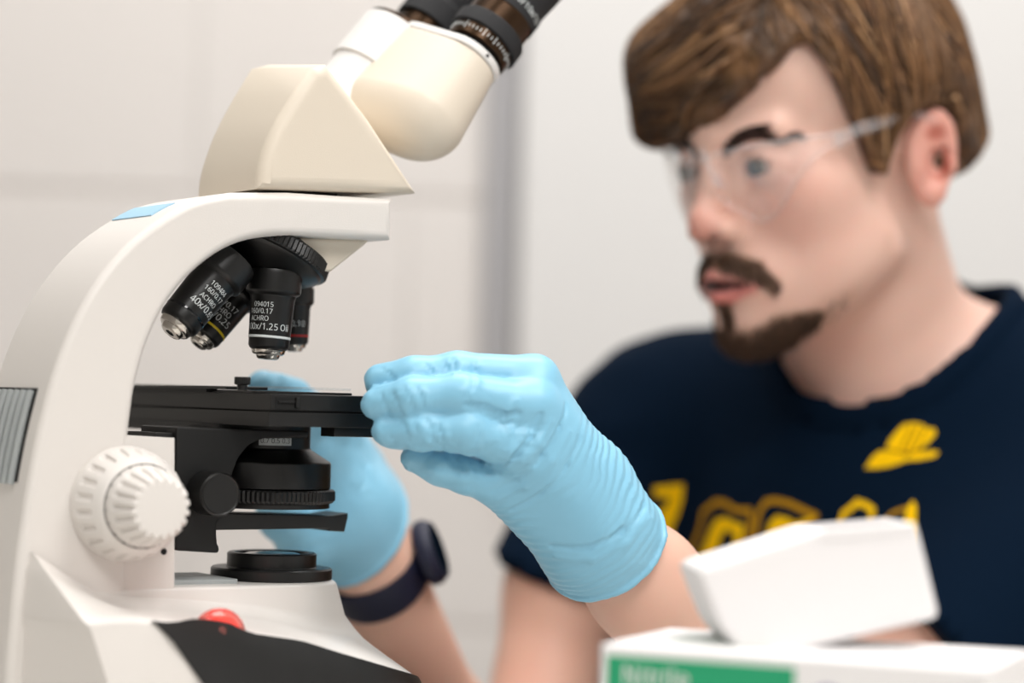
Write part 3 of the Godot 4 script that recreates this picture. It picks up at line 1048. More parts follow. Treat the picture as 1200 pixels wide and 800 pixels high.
func scope_head(t: Node3D) -> void:
	# dovetail seat between arm and head
	var s := Soup.new()
	var c := mp(330, 223, 0.0)
	lathe(s, [Vector2(0.0, -0.005), Vector2(0.0275, -0.004), Vector2(0.0275, 0.0012), Vector2(0.0, 0.0012)], 48, Transform3D(Basis.IDENTITY, c))
	part("head_seat", s.mesh(), mats.black_gap, t)
	# prism housing
	var z := 0.036
	var back := catmull(m2([Vector2(303, 221), Vector2(307, 190), Vector2(322, 150), Vector2(345, 112)], z), 3)
	var ring := PackedVector2Array(back)
	ring.append_array(m2([Vector2(367, 80), Vector2(386, 75.5), Vector2(435, 139), Vector2(492, 226), Vector2(395, 224)], z))
	s = Soup.new()
	extrude(s, ring, -0.036, z, 0.006, 6)
	for k in s.v.size():
		var q := s.v[k]
		s.v[k].y += (z - q.z) * 0.10 * smoothstep(c.y + 0.008, c.y + 0.062, q.y)
	part("head_housing", s.mesh(60), mats.scope_cream, t, "cream prism housing of the binocular head")
	# direction of the eyepieces
	var zt := 0.013
	var f0 := mp(548, 73, zt)
	var f1 := mp(582, 29.5, zt)
	var dir := (f1 - f0).normalized()
	var side := Vector3(dir.y, -dir.x, 0)
	# near lateral arm
	var p0 := mp(497, 137, zt)
	var h0 := mp(450, 124, -0.012)
	var h1 := mp(506, 51, -0.012)
	var field := func(p: Vector3) -> float:
		var d := 1.0
		for k in 5:
			var u := k / 4.0
			d = smin(d, caps(p, h0.lerp(p0, u), h1.lerp(f0, u), lerpf(0.0205, 0.0222, u), lerpf(0.0165, 0.0162, u)), 0.004)
		d = smax(d, (p - f0).dot(dir), 0.0012)
		# flat joint against the housing
		return d
	var o := {}
	nets(o, field, Vector3(h0.x - 0.03, h0.y - 0.035, -0.038), Vector3(f0.x + 0.03, f0.y + 0.03, 0.040), 0.0016)
	part("eyetube_housing", nets_mesh(o), mats.scope_cream, t, "cream rounded housing of the near eyetube")
	# flange plate: two round ends
	s = Soup.new()
	var fx := Transform3D(Basis(side, Vector3(0, 0, 1).cross(side) * 1.0, Vector3(0, 0, 1)), f0)
	var outl := PackedVector2Array()
	var hv := h1 + dir * (f0 - h1).dot(dir) - f0
	var ha := Vector2(hv.dot(side), hv.z)
	var ang0 := atan2(ha.y, ha.x)
	for k in 17:
		var a := ang0 + PI / 2 + PI * k / 16
		outl.append(Vector2(cos(a), sin(a)) * 0.0172)
	for k in 17:
		var a := ang0 - PI / 2 + PI * k / 16
		outl.append(ha + Vector2(cos(a), sin(a)) * 0.0172)
	extrude(s, outl, 0.0, 0.0042, 0.001, 3)
	s.move(Transform3D(Basis(side, Vector3(0, 0, 1), dir), f0))
	# side x z x dir may be left-handed: keep the winding outward
	if side.cross(Vector3(0, 0, 1)).dot(dir) < 0.0:
		for k in s.v.size() / 3:
			var tmp := s.v[k * 3 + 1]
			s.v[k * 3 + 1] = s.v[k * 3 + 2]
			s.v[k * 3 + 2] = tmp
	var fl := part("flange", s.mesh(), mats.tube_white, t, "white flange plate under the eyepiece")
	s = Soup.new()
	var pin := mp(540, 57, zt) - dir * 0.0
	var pin_at := f0 + dir * 0.0021 + Vector3(0, 0, 0.0172)
	lathe(s, [Vector2(0.0, 0.0002), Vector2(0.0009, 0.0002), Vector2(0.001, -0.0005)], 12, along(pin_at, Vector3.BACK))
	part("set_screw", s.mesh(), mats.black_gap, fl)
	eyepiece(t, along(f0 + dir * 0.0042, dir), true)
	# far tube: white cylinder with a wider cap, dark rim on top
	var ca := mp(432, 93, -0.030)
	var L := 0.0285
	s = Soup.new()
	lathe(s, [Vector2(0.0, 0.0), Vector2(0.0225, 0.0), Vector2(0.023, 0.0005), Vector2(0.023, L - 0.0005), Vector2(0.0225, L), Vector2(0.0, L)], 64, along(ca, dir))
	part("hinge_cap", s.mesh(), mats.tube_white, t, "white hinge cap between the eyetubes")
	s = Soup.new()
	lathe(s, [Vector2(0.0, -0.04), Vector2(0.0215, -0.04), Vector2(0.0215, 0.0005), Vector2(0.0, 0.0005)], 64, along(ca, dir))
	part("hinge_sleeve", s.mesh(), mats.tube_white, t)
	s = Soup.new()
	lathe(s, [Vector2(0.0, 0.0), Vector2(0.0212, 0.0), Vector2(0.0216, 0.0006), Vector2(0.0216, 0.0022), Vector2(0.0205, 0.003), Vector2(0.0, 0.003)], 64, along(ca + dir * (L + 0.0001), dir))
	part("hinge_rim", s.mesh(), mats.brown_metal, t)
	# far lateral arm and its eyepiece
	var g0 := mp(478, 62, -0.050)
	s = Soup.new()
	lathe(s, [Vector2(0.0, -0.06), Vector2(0.018, -0.06), Vector2(0.0175, 0.0), Vector2(0.0, 0.0)], 48, along(g0, dir))
	part("eyetube_housing", s.mesh(), mats.scope_cream, t, "housing of the far eyetube")
	eyepiece(t, along(g0, dir), false)

func eyepiece(t: Node3D, xf: Transform3D, near: bool) -> void:
	var s := Soup.new()
	lathe(s, [Vector2(0.0, 0.0), Vector2(0.0148, 0.0), Vector2(0.0148, 0.003), Vector2(0.0, 0.003)], 48, xf)
	var e := part("eyepiece", s.mesh(), mats.black_gap, t, "near eyepiece with a diopter scale" if near else "far eyepiece with a brown barrel")
	if near:
		s = Soup.new()
		lathe(s, [Vector2(0.0, 0.0025), Vector2(0.0166, 0.0025), Vector2(0.0172, 0.003), Vector2(0.0176, 0.0092), Vector2(0.0, 0.0092)], 64, xf)
		part("diopter_ring", s.mesh(), mats.brown_metal, e)
		s = Soup.new()
		for k in 48:
			var a := TAU * k / 48
			var from := s.v.size()
			var l := 0.0034 if k % 5 == 0 else 0.002
			box(s, Vector3(-0.00022, 0.0055 - (0.001 if k % 5 == 0 else 0.0), -0.0002), Vector3(0.00022, 0.0055 + l, 0.0003), 0.0)
			s.move(xf * Transform3D(Basis(Vector3.UP, a), Vector3(0.0174 * sin(a), 0, 0.0174 * cos(a))), from)
		part("scale_mark", s.mesh(), mats.print_white, e)
		s = Soup.new()
		lathe(s, [Vector2(0.0, 0.0092), Vector2(0.0188, 0.0092), Vector2(0.0194, 0.0098), Vector2(0.0194, 0.0172), Vector2(0.0188, 0.018), Vector2(0.0, 0.018)], 64, xf)
		part("grip_ring", s.mesh(), mats.rubber, e)
		s = Soup.new()
		lathe(s, [Vector2(0.0, 0.018), Vector2(0.0172, 0.018), Vector2(0.0168, 0.0275), Vector2(0.0172, 0.028), Vector2(0.0, 0.028)], 64, xf)
		part("barrel", s.mesh(), mats.brown_metal, e)
		s = Soup.new()
		lathe(s, [Vector2(0.0, 0.028), Vector2(0.0174, 0.028), Vector2(0.0174, 0.036), Vector2(0.0168, 0.040), Vector2(0.0185, 0.06), Vector2(0.016, 0.063), Vector2(0.013, 0.06), Vector2(0.0, 0.058)], 64, xf)
		part("eyecup", s.mesh(), mats.rubber, e)
		var f := func(x: float, y: float) -> Array:
			var eye := xf.affine_inverse() * (mt_inv * cam_xf.origin)
			var a := atan2(eye.x, eye.z) + x / 0.0174 + 0.5
			return [xf * Vector3(0.0174 * sin(a), 0.0335 + y, 0.0174 * cos(a)), xf.basis * Vector3(sin(a), 0, cos(a))]
		part("lettering", lettering("WF10x/18", 0.0036, f), mats.print_white, e)
	else:
		s = Soup.new()
		lathe(s, [Vector2(0.0, 0.0), Vector2(0.017, 0.0), Vector2(0.017, 0.004), Vector2(0.0160, 0.0045), Vector2(0.0160, 0.017), Vector2(0.0, 0.017)], 64, xf)
		part("barrel", s.mesh(), mats.brown_metal, e)
		s = Soup.new()
		lathe(s, [Vector2(0.0, 0.017), Vector2(0.0185, 0.017), Vector2(0.0185, 0.029), Vector2(0.0168, 0.031), Vector2(0.0185, 0.055), Vector2(0.014, 0.055), Vector2(0.0, 0.052)], 64, xf)
		part("eyecup", s.mesh(), mats.rubber, e)

# ------------------------------------------------------------------ cartons in the foreground
func boxes() -> void:
	mat("carton_white", Color(0.93, 0.92, 0.92), 0.7)
	mat("carton_pale", Color(0.83, 0.85, 0.83), 0.7)
	mat("carton_green", Color(0.12, 0.62, 0.43), 0.6)
	mat("carton_mint", Color(0.72, 0.82, 0.76), 0.6)
	mat("carton_violet", Color(0.55, 0.50, 0.66), 0.6)
	# glove carton: the near long face runs from pixel 698 to 1160
	var a := P(704, 755, 0.97)
	var b := P(1160, 785, 0.912)
	var ax := (b - a)
	ax.y = 0
	var len_ := ax.length()
	ax = ax.normalized()
	var az := ax.cross(Vector3.UP)
	var top := (a.y + b.y) / 2 - BENCH
	var depth := 0.088
	var t := thing("glove_carton", "white and green glove carton lying in the right foreground", "carton", Transform3D(Basis(ax, Vector3.UP, az), Vector3(a.x, BENCH, a.z)))
	var s := Soup.new()
	box(s, Vector3(0, 0.0, -depth), Vector3(len_, top, 0), 0.0012)
	part("carton_body", s.mesh(), mats.carton_white, t)
	s = Soup.new()
	box(s, Vector3(0.003, top * 0.12, -0.0005), Vector3(len_ * 0.515, top - 0.004, 0.0004), 0.0)
	part("green_panel", s.mesh(), mats.carton_green, t, "green printed panel")
	s = Soup.new()
	box(s, Vector3(len_ * 0.60, top * 0.2, -0.0005), Vector3(len_ * 0.93, top - 0.012, 0.0004), 0.0)
	part("mint_panel", s.mesh(), mats.carton_mint, t, "pale mint printed panel")
	s = Soup.new()
	lathe(s, [Vector2(0.008, 0.0), Vector2(0.008, 0.0006), Vector2(0.0, 0.0006)], 32, Transform3D(Basis(Vector3.RIGHT, PI / 2), Vector3(len_ * 0.60, top - 0.018, 0.0)))
	part("violet_mark", s.mesh(), mats.carton_violet, t)
	var fit := func(x: float, y: float) -> Array: return [Vector3(len_ * 0.15 + x, top - 0.0115 + y, 0.0005), Vector3.BACK]
	part("lettering", lettering("Nitrile", 0.0075, fit), mats.carton_white, t)
	var fit2 := func(x: float, y: float) -> Array: return [Vector3(len_ * 0.20 + x, top - 0.0225 + y, 0.0005), Vector3.BACK]
	part("lettering", lettering("Exam Gloves", 0.0075, fit2), mats.carton_white, t)
	# lid slot on top
	s = Soup.new()
	box(s, Vector3(len_ * 0.1, top - 0.0002, -depth * 0.75), Vector3(len_ * 0.4, top + 0.0004, -depth * 0.25), 0.0)
	part("top_panel", s.mesh(), mats.carton_pale, t)
	# white carton leaning across the top
	var px := [Vector2(818, 668), Vector2(905, 640), Vector2(960, 622), Vector2(1075, 613), Vector2(1102, 724), Vector2(990, 750), Vector2(878, 776), Vector2(845, 736)]
	var d0 := 0.975
	var pts := PackedVector2Array()
	var c0 := P(878, 776, d0)
	var fx := Vector3(cos(0.10), 0, -sin(0.10))
	var fz := Vector3(sin(0.10), 0, cos(0.10))
	var wx := Transform3D(Basis(fx, Vector3.UP, fz), c0)
	var inv := wx.affine_inverse()
	for p in px:
		var o := inv * cam_xf.origin
		var d := inv.basis * ray(p.x, p.y)
		var q := o + d * (-o.z / d.z)
		pts.append(Vector2(q.x, q.y))
	var w := thing("white_carton", "small plain white carton tilted on top of the glove carton", "carton", wx)
	s = Soup.new()
	extrude(s, round_poly(pts, 0.004, 3), -0.05, 0.0, 0.002, 3)
	part("carton_body", s.mesh(), mats.carton_white, w)
	s = Soup.new()
	extrude(s, round_poly(PackedVector2Array([pts[2], pts[3], pts[3] + Vector2(-0.002, -0.004), pts[2] + Vector2(0.0, -0.004)]), 0.001, 2), -0.049, 0.0006, 0.0004, 2)
	part("lid_flap", s.mesh(), mats.carton_white, w)

# ------------------------------------------------------------------ the student
var ht: Transform3D          # head frame in millimetres: x to his left, y up, z out of the face
var ht_inv: Transform3D
var tt: Transform3D          # torso frame in metres, origin at the base of the neck
var tt_inv: Transform3D
var neck_low: Vector3        # in head millimetres
var arm_l := []              # shoulder, elbow, wrist in world
var arm_r := []
var ear_b: Basis
var hairline := [Vector2(-180, -88), Vector2(-140, -72), Vector2(-120, -14), Vector2(-100, 22), Vector2(-82, 10), Vector2(-74, -14), Vector2(-62, -14), Vector2(-55, 2), Vector2(-40, 6), Vector2(-17, 8), Vector2(0, 17), Vector2(15, 31), Vector2(28, 47), Vector2(36, 60), Vector2(42, 62), Vector2(47, 50), Vector2(53, 26), Vector2(58, 6), Vector2(63, -10), Vector2(68, -20), Vector2(76, -20), Vector2(81, 4), Vector2(88, 16), Vector2(104, 20), Vector2(118, -6), Vector2(128, -45), Vector2(145, -76), Vector2(180, -88)]

func person_frames() -> void:
	var yaw := deg_to_rad(53.0)
	var pit := deg_to_rad(8.0)
	var f := Vector3(-sin(yaw) * cos(pit), -sin(pit), cos(yaw) * cos(pit))
	var x := Vector3.UP.cross(f).normalized()
	var b := Basis(x, f.cross(x), f)
	b = Basis(f, deg_to_rad(0.0)) * b
	ht = Transform3D(b.scaled_local(Vector3(0.92, 0.95, 0.92) * 0.001), P(961, 171, 1.45))
	ht_inv = ht.affine_inverse()
	var ty := deg_to_rad(35.0)
	var tf := Vector3(-sin(ty), -0.17, cos(ty)).normalized()
	var tx := Vector3.UP.cross(tf).normalized()
	tt = Transform3D(Basis(tx, tf.cross(tx), tf), P(1055, 412, 1.50))
	tt_inv = tt.affine_inverse()
	neck_low = ht_inv * (tt * Vector3(0.0, -0.05, -0.005))
	arm_l = [tt * Vector3(0.168, -0.066, -0.005), P(945, 900, 1.37), P(722, 646, 1.19)]
	arm_r = [tt * Vector3(-0.176, -0.062, -0.005), P(556, 985, 1.50), P(434, 652, 1.355)]
	ear_b = Basis(Vector3.UP, deg_to_rad(62.0)) * Basis(Vector3.BACK, deg_to_rad(-10.0))   # ear axes: x to the front, y up, z outward

func sd_head(p: Vector3) -> float:
	var q := Vector3(absf(p.x), p.y, p.z)
	var d := elli(p, Vector3(0, 32, -12), Vector3(76, 86, 98))
	d = smin(d, elli(p, Vector3(0, 40, 30), Vector3(64, 56, 57)), 24.0)
	d = smin(d, elli(p, Vector3(0, -30, 36), Vector3(55, 62, 53)), 22.0)
	d = smin(d, caps(q, Vector3(49, -64, 2), Vector3(18, -102, 60), 13.0, 15.0), 30.0)
	d = smin(d, elli(q, Vector3(34, -58, 34), Vector3(24, 34, 32)), 26.0)
	d = smin(d, elli(p, Vector3(0, -80, 44), Vector3(42, 32, 42)), 16.0)
	if p.z > 20.0:
		d = smin(d, elli(q, Vector3(42, -24, 54), Vector3(21, 20, 21)), 24.0)
		d = smin(d, elli(p, Vector3(0, -72, 70), Vector3(32, 28, 26)), 14.0)
		d = smin(d, elli(p, Vector3(0, -108, 73), Vector3(20, 15, 16)), 16.0)
		# eyes: sockets, lids, slit
		d = smax(d, 17.0 - (q - Vector3(32, -5, 101)).length(), 12.0)
		d = smin(d, caps(q, Vector3(5, 8, 88), Vector3(40, 11, 76), 9.0, 8.5), 11.0)
		d = smin(d, (q - Vector3(32, -9, 75)).length() - 14.6, 5.0)
		d = smax(d, -elli(q, Vector3(32.5, -10, 91), Vector3(12.0, 3.3, 7.5)), 1.5)
		# nose
		var n := caps(p, Vector3(0, 8, 88), Vector3(0, -36, 102), 6.5, 8.5)
		n = smin(n, (p - Vector3(0, -41, 104)).length() - 9.8, 7.0)
		n = smin(n, elli(q, Vector3(12.5, -45, 95), Vector3(7.0, 7.5, 11)), 6.0)
		d = smin(d, n, 9.0)
		d = smax(d, -elli(q, Vector3(7, -52, 99), Vector3(4.4, 5.5, 7)), 2.0)
		# lips
		d = smin(d, caps(q, Vector3(2, -72.5, 98), Vector3(23, -78, 86), 5.0, 2.5), 5.0)
		d = smin(d, caps(q, Vector3(0, -84.5, 96.5), Vector3(20, -80, 87), 6.0, 3.0), 5.0)
		d = smax(d, -caps(q, Vector3(0, -78.6, 103), Vector3(20, -78.8, 91), 3.2, 1.2), 1.5)
		d = smax(d, 3.5 - Vector2(p.y + 92.0, p.z - 104.0).length(), 6.0)
	# ears
	if q.x > 48.0 and p.z < 30.0:
		var e := ear_b.inverse() * ((q - Vector3(80, -12, -16)) * 1.12)
		var r := elli(e, Vector3(0, 2, 0), Vector3(19, 31, 7.0))
		r = smin(r, elli(e, Vector3(3, -24, 0), Vector3(10, 11, 5)), 6.0)
		r = smax(r, -elli(e, Vector3(2, 3, 6.5), Vector3(13.5, 24, 5.5)), 3.0)
		r = smin(r, caps(e, Vector3(-7, 14, 3), Vector3(-5, -12, 3), 3.0, 3.5), 4.0)
		r = smax(r, -elli(e, Vector3(6, -4, 3), Vector3(8, 12, 8)), 2.0)
		r = smin(r, elli(e, Vector3(14, -6, 2), Vector3(4.5, 6, 4)), 4.0)
		d = smin(d, r / 1.12, 6.0)
	d = smin(d, caps(p, Vector3(0, -40, -22), neck_low, 54.0, 57.0), 18.0)
	if p.y < -15.0:      # strap muscles of the neck
		d = smin(d, caps(p, Vector3(44, -50, -30), neck_low + Vector3(0, 0, 40), 14.0, 14.0), 22.0)
	if p.y < -85.0:
		d = smin(d, (sd_trunk(tt_inv * (ht * p)) + 0.010) * 1000.0, 22.0)
	return d

func sd_trunk(t: Vector3) -> float:      # torso metres, under the shirt and a little loose
	var q := Vector3(absf(t.x), t.y, t.z)
	var d := elli(t, Vector3(0, -0.21, 0.0), Vector3(0.172, 0.23, 0.122))
	d = smin(d, caps(q, Vector3(0.02, -0.058, -0.012), Vector3(0.162, -0.066, -0.008), 0.056, 0.056), 0.05)
	d = smin(d, caps(q, Vector3(0.0, -0.005, -0.03), Vector3(0.15, -0.05, -0.015), 0.045, 0.05), 0.05)
	d = smin(d, elli(t, Vector3(0, -0.44, 0.01), Vector3(0.165, 0.22, 0.118)), 0.06)
	return d

var collar: Transform3D

func sd_shirt_base(p: Vector3) -> float:
	var t := tt_inv * p
	var d := sd_trunk(t)
	var hl: Vector3 = arm_l[0].lerp(arm_l[1], 0.66)
	var a := caps(p, arm_l[0], hl, 0.057, 0.071)
	a = smax(a, (p - hl).dot((arm_l[1] - arm_l[0]).normalized()), 0.004)
	d = smin(d, a, 0.035)
	var hr: Vector3 = P(664, 690, 1.555)
	var b := caps(p, arm_r[0], hr, 0.064, 0.050)
	b = smax(b, (p - hr).dot((P(619, 788, 1.555) - hr).normalized()), 0.004)
	d = smin(d, b, 0.03)
	d = smax(d, -0.60 - t.y, 0.01)
	# neck opening with a ribbed band
	var c := collar * t
	var rim := (Vector2(c.x / 0.074, c.z / 0.078).length() - 1.0) * 0.076
	if c.y > -0.05:
		var band := Vector2(d, rim).length() - 0.0062
		d = smax(d, -rim, 0.004)
		d = minf(d, band)
	return d

func sd_shirt(p: Vector3) -> float:
	var d := sd_shirt_base(p)
	var t := tt_inv * p
	# soft pulls running from the shoulders and across the sleeves
	var w := noise.get_noise_3d(p.x * 55.0, p.y * 40.0, p.z * 55.0)
	var g := sin((t.x * 0.8 + t.y * 0.55) * 95.0 + w * 5.0)
	var m := smoothstep(-0.06, -0.14, t.y) * 0.9
	var s := smoothstep(0.12, 0.2, absf(t.x))
	var h := noise.get_noise_3d(p.x * 190.0, p.y * 420.0, p.z * 190.0)
	return d - 0.0026 * g * m * (1.0 - s) * (0.6 + w) - 0.010 * h * s - 0.007 * w * m

func skin_tint(p: Vector3, n: Vector3) -> Color:
	var q := Vector3(absf(p.x), p.y, p.z)
	var c := Color(0.905, 0.745, 0.68)
	var red := Color(0.90, 0.62, 0.56)
	var k := 0.38 * exp(-(q - Vector3(44, -32, 72)).length_squared() / 1100.0)
	k = maxf(k, 0.75 * exp(-(p - Vector3(0, -42, 110)).length_squared() / 260.0))
	if q.x > 66.0 and p.z < 14.0 and p.y > -45.0 and p.y < 32.0:
		k = maxf(k, 0.75 * smoothstep(66.0, 80.0, q.x))
	k = maxf(k, 0.3 * exp(-(q - Vector3(32, -2, 84)).length_squared() / 260.0))
	k = clampf(k + 0.12 * noise.get_noise_3d(p.x * 2.0, p.y * 2.0, p.z * 2.0), 0.0, 1.0)
	c = c.lerp(red, k)
	if p.z > 60.0:
		var lip := minf(caps(q, Vector3(0, -73, 98), Vector3(25, -78, 86), 5.5, 2.6), caps(q, Vector3(0, -84.5, 96.5), Vector3(23, -80.5, 87), 7.2, 3.0))
		c = c.lerp(Color(0.85, 0.53, 0.50), smoothstep(1.6, -0.4, lip))
		c = c.lerp(Color(0.22, 0.06, 0.05), smoothstep(0.8, -0.6, caps(q, Vector3(0, -78.6, 102), Vector3(19, -78.8, 91), 3.8, 1.6)))
		c = c.lerp(Color(0.30, 0.10, 0.08), smoothstep(1.0, -1.0, elli(q, Vector3(7, -52, 99), Vector3(4.4, 5.5, 7))))
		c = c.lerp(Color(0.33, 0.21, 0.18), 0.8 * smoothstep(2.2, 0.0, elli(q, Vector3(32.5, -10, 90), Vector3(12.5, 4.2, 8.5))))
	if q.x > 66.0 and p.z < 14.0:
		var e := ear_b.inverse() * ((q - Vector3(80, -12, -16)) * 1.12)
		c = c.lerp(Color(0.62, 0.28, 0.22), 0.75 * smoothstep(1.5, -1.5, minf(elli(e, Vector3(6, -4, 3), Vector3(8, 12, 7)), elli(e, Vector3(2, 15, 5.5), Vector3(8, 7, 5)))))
	c = c.lerp(Color(0.46, 0.33, 0.23), 0.62 * beard_mask(p))
	return c.srgb_to_linear()

func step01(x: float) -> float:
	return clampf(x * 4.0, 0.0, 1.0)

func beard_mask(p: Vector3) -> float:      # where the moustache and the chin beard grow
	var q := Vector3(absf(p.x), p.y, p.z)
	if p.z < 8.0 or p.y > -55.0:
		return 0.0
	var m := smoothstep(1.0, 0.0, caps(q, Vector3(5, -63.0, 99), Vector3(25, -70.5, 87), 5.2, 4.8) / 3.0)
	m = maxf(m, smoothstep(1.0, 0.0, caps(q, Vector3(25, -71, 87), Vector3(32, -80, 79), 4.3, 2.6) / 3.0) * 0.9)
	m = maxf(m, smoothstep(1.0, 0.0, caps(p, Vector3(0, -93, 94), Vector3(0, -100, 92), 5.0, 4.0) / 3.0))
	var chin := caps(q, Vector3(0, -117, 82), Vector3(26, -111, 68), 14.0, 12.0)
	chin = minf(chin, caps(q, Vector3(26, -108, 68), Vector3(37, -101, 54), 11.0, 6.0))
	m = maxf(m, smoothstep(1.0, -0.6, chin / 6.0) * lerpf(0.6, 1.0, smoothstep(4.0, 30.0, q.x)))
	m = maxf(m, 0.16 * smoothstep(1.0, 0.0, caps(q, Vector3(42, -96, 46), Vector3(58, -55, 2), 9.0, 7.0) / 6.0))
	return m

# ---- gloves: chains of tapered capsules
var hand_palm := []
var hand_fingers := []
var hand_plane := Vector3.ZERO
var hand_plane_at := Vector3.ZERO
var hand_base := Vector3.ZERO
var hand_axis := Vector3.ZERO

var cap_a := PackedVector3Array()
var cap_d := PackedVector3Array()
var cap_l := PackedFloat32Array()
var cap_r := PackedFloat32Array()
var cap_s := PackedFloat32Array()
var chain_c := PackedVector3Array()
var chain_r := PackedFloat32Array()
var chain_from := PackedInt32Array()

func pack_hand() -> void:
	for arr in [cap_a, cap_d, cap_l, cap_r, cap_s, chain_c, chain_r, chain_from]:
		arr.clear()
	for chain in [hand_palm] + hand_fingers:
		chain_from.append(cap_a.size())
		var lo: Vector3 = chain[0][0]
		var hi := lo
		for c in chain:
			cap_a.append(c[0])
			cap_d.append(c[1] - c[0])
			cap_l.append((c[1] - c[0]).length_squared())
			cap_r.append(c[2])
			cap_s.append(c[3] - c[2])
			lo = lo.min(c[0]).min(c[1])
			hi = hi.max(c[0]).max(c[1])
		var r := 0.0
		for c in chain:
			r = maxf(r, maxf(((lo + hi) / 2 - c[0]).length() + c[2], ((lo + hi) / 2 - c[1]).length() + c[3]))
		chain_c.append((lo + hi) / 2)
		chain_r.append(r)
	chain_from.append(cap_a.size())

func sd_glove_open(p: Vector3) -> float:
	var d := 1.0
	var f := 1.0
	for j in chain_c.size():
		if j and (p - chain_c[j]).length() - chain_r[j] > minf(d, f) + 0.008:
			continue
		var k := 0.014 if j == 0 else 0.004
		var g := 1.0
		for i in range(chain_from[j], chain_from[j + 1]):
			var q := p - cap_a[i]
			var h := clampf(q.dot(cap_d[i]) / cap_l[i], 0.0, 1.0)
			var e := (q - cap_d[i] * h).length() - cap_r[i] - cap_s[i] * h
			var t := maxf(k - absf(g - e), 0.0)
			g = minf(g, e) - t * t / k * 0.25
		if j == 0:
			d = g
		else:
			f = smin(f, g, 0.0016)
	return smin(d, f, 0.0045)

func sd_glove(p: Vector3) -> float:
	var d := sd_glove_open(p)
	var h := (p - hand_plane_at).dot(hand_plane)
	var bead := Vector2(d + 0.0004, h + 0.001).length() - 0.0017
	d = smax(d, h, 0.001)
	return minf(d, bead)

func sd_glove_fine(p: Vector3) -> float:
	var d := sd_glove(p)
	var u := (p - hand_base).dot(hand_axis)       # 0 at the knuckles, grows towards the wrist
	var w := noise.get_noise_3d(p.x * 700.0, p.y * 700.0, p.z * 700.0)
	var w2 := noise.get_noise_3d(p.x * 2600.0, p.y * 2600.0, p.z * 2600.0)
	var m := smoothstep(0.006, 0.03, u) * (1.0 - smoothstep(0.078, 0.09, u))
	var amp := 0.00022 + 0.0005 * w
	var s := sin(u * 1250.0 + w * 11.0)
	d -= m * amp * (s * absf(s))
	# crumples over the finger joints and near the tips
	var g := 1.0 - smoothstep(0.0, 0.02, u)
	d -= g * 0.0011 * (absf(w2) * 2.0 - 0.5) * smoothstep(-0.1, 0.35, noise.get_noise_3d(p.x * 900.0 + 50.0, p.y * 900.0, p.z * 900.0))
	# cuff flutes
	var cu := smoothstep(0.078, 0.09, u)
	d -= cu * 0.0008 * w2
	for c in creases:
		var q: Vector3 = c[0]
		if absf(p.x - q.x) < 0.03 and absf(p.y - q.y) < 0.03:
			var e := caps(p, c[0], c[1], 0.0, 0.0)
			d += c[2] * exp(-e * e / (c[3] * c[3]))
	return d - 0.0005 * w

var creases := []      # [from, to, depth, width]

func on_glove(x: float, y: float) -> Vector3:
	var d := ray(x, y).normalized()
	var s := 1.02
	for k in 60:
		var h := sd_glove(cam_xf.origin + d * s)
		s += h * 0.8
		if absf(h) < 0.0002:
			break
	return cam_xf.origin + d * s

func fold(px: Array, depth: float, width: float) -> void:
	for k in px.size() - 1:
		creases.append([on_glove(px[k].x, px[k].y), on_glove(px[k + 1].x, px[k + 1].y), depth, width])

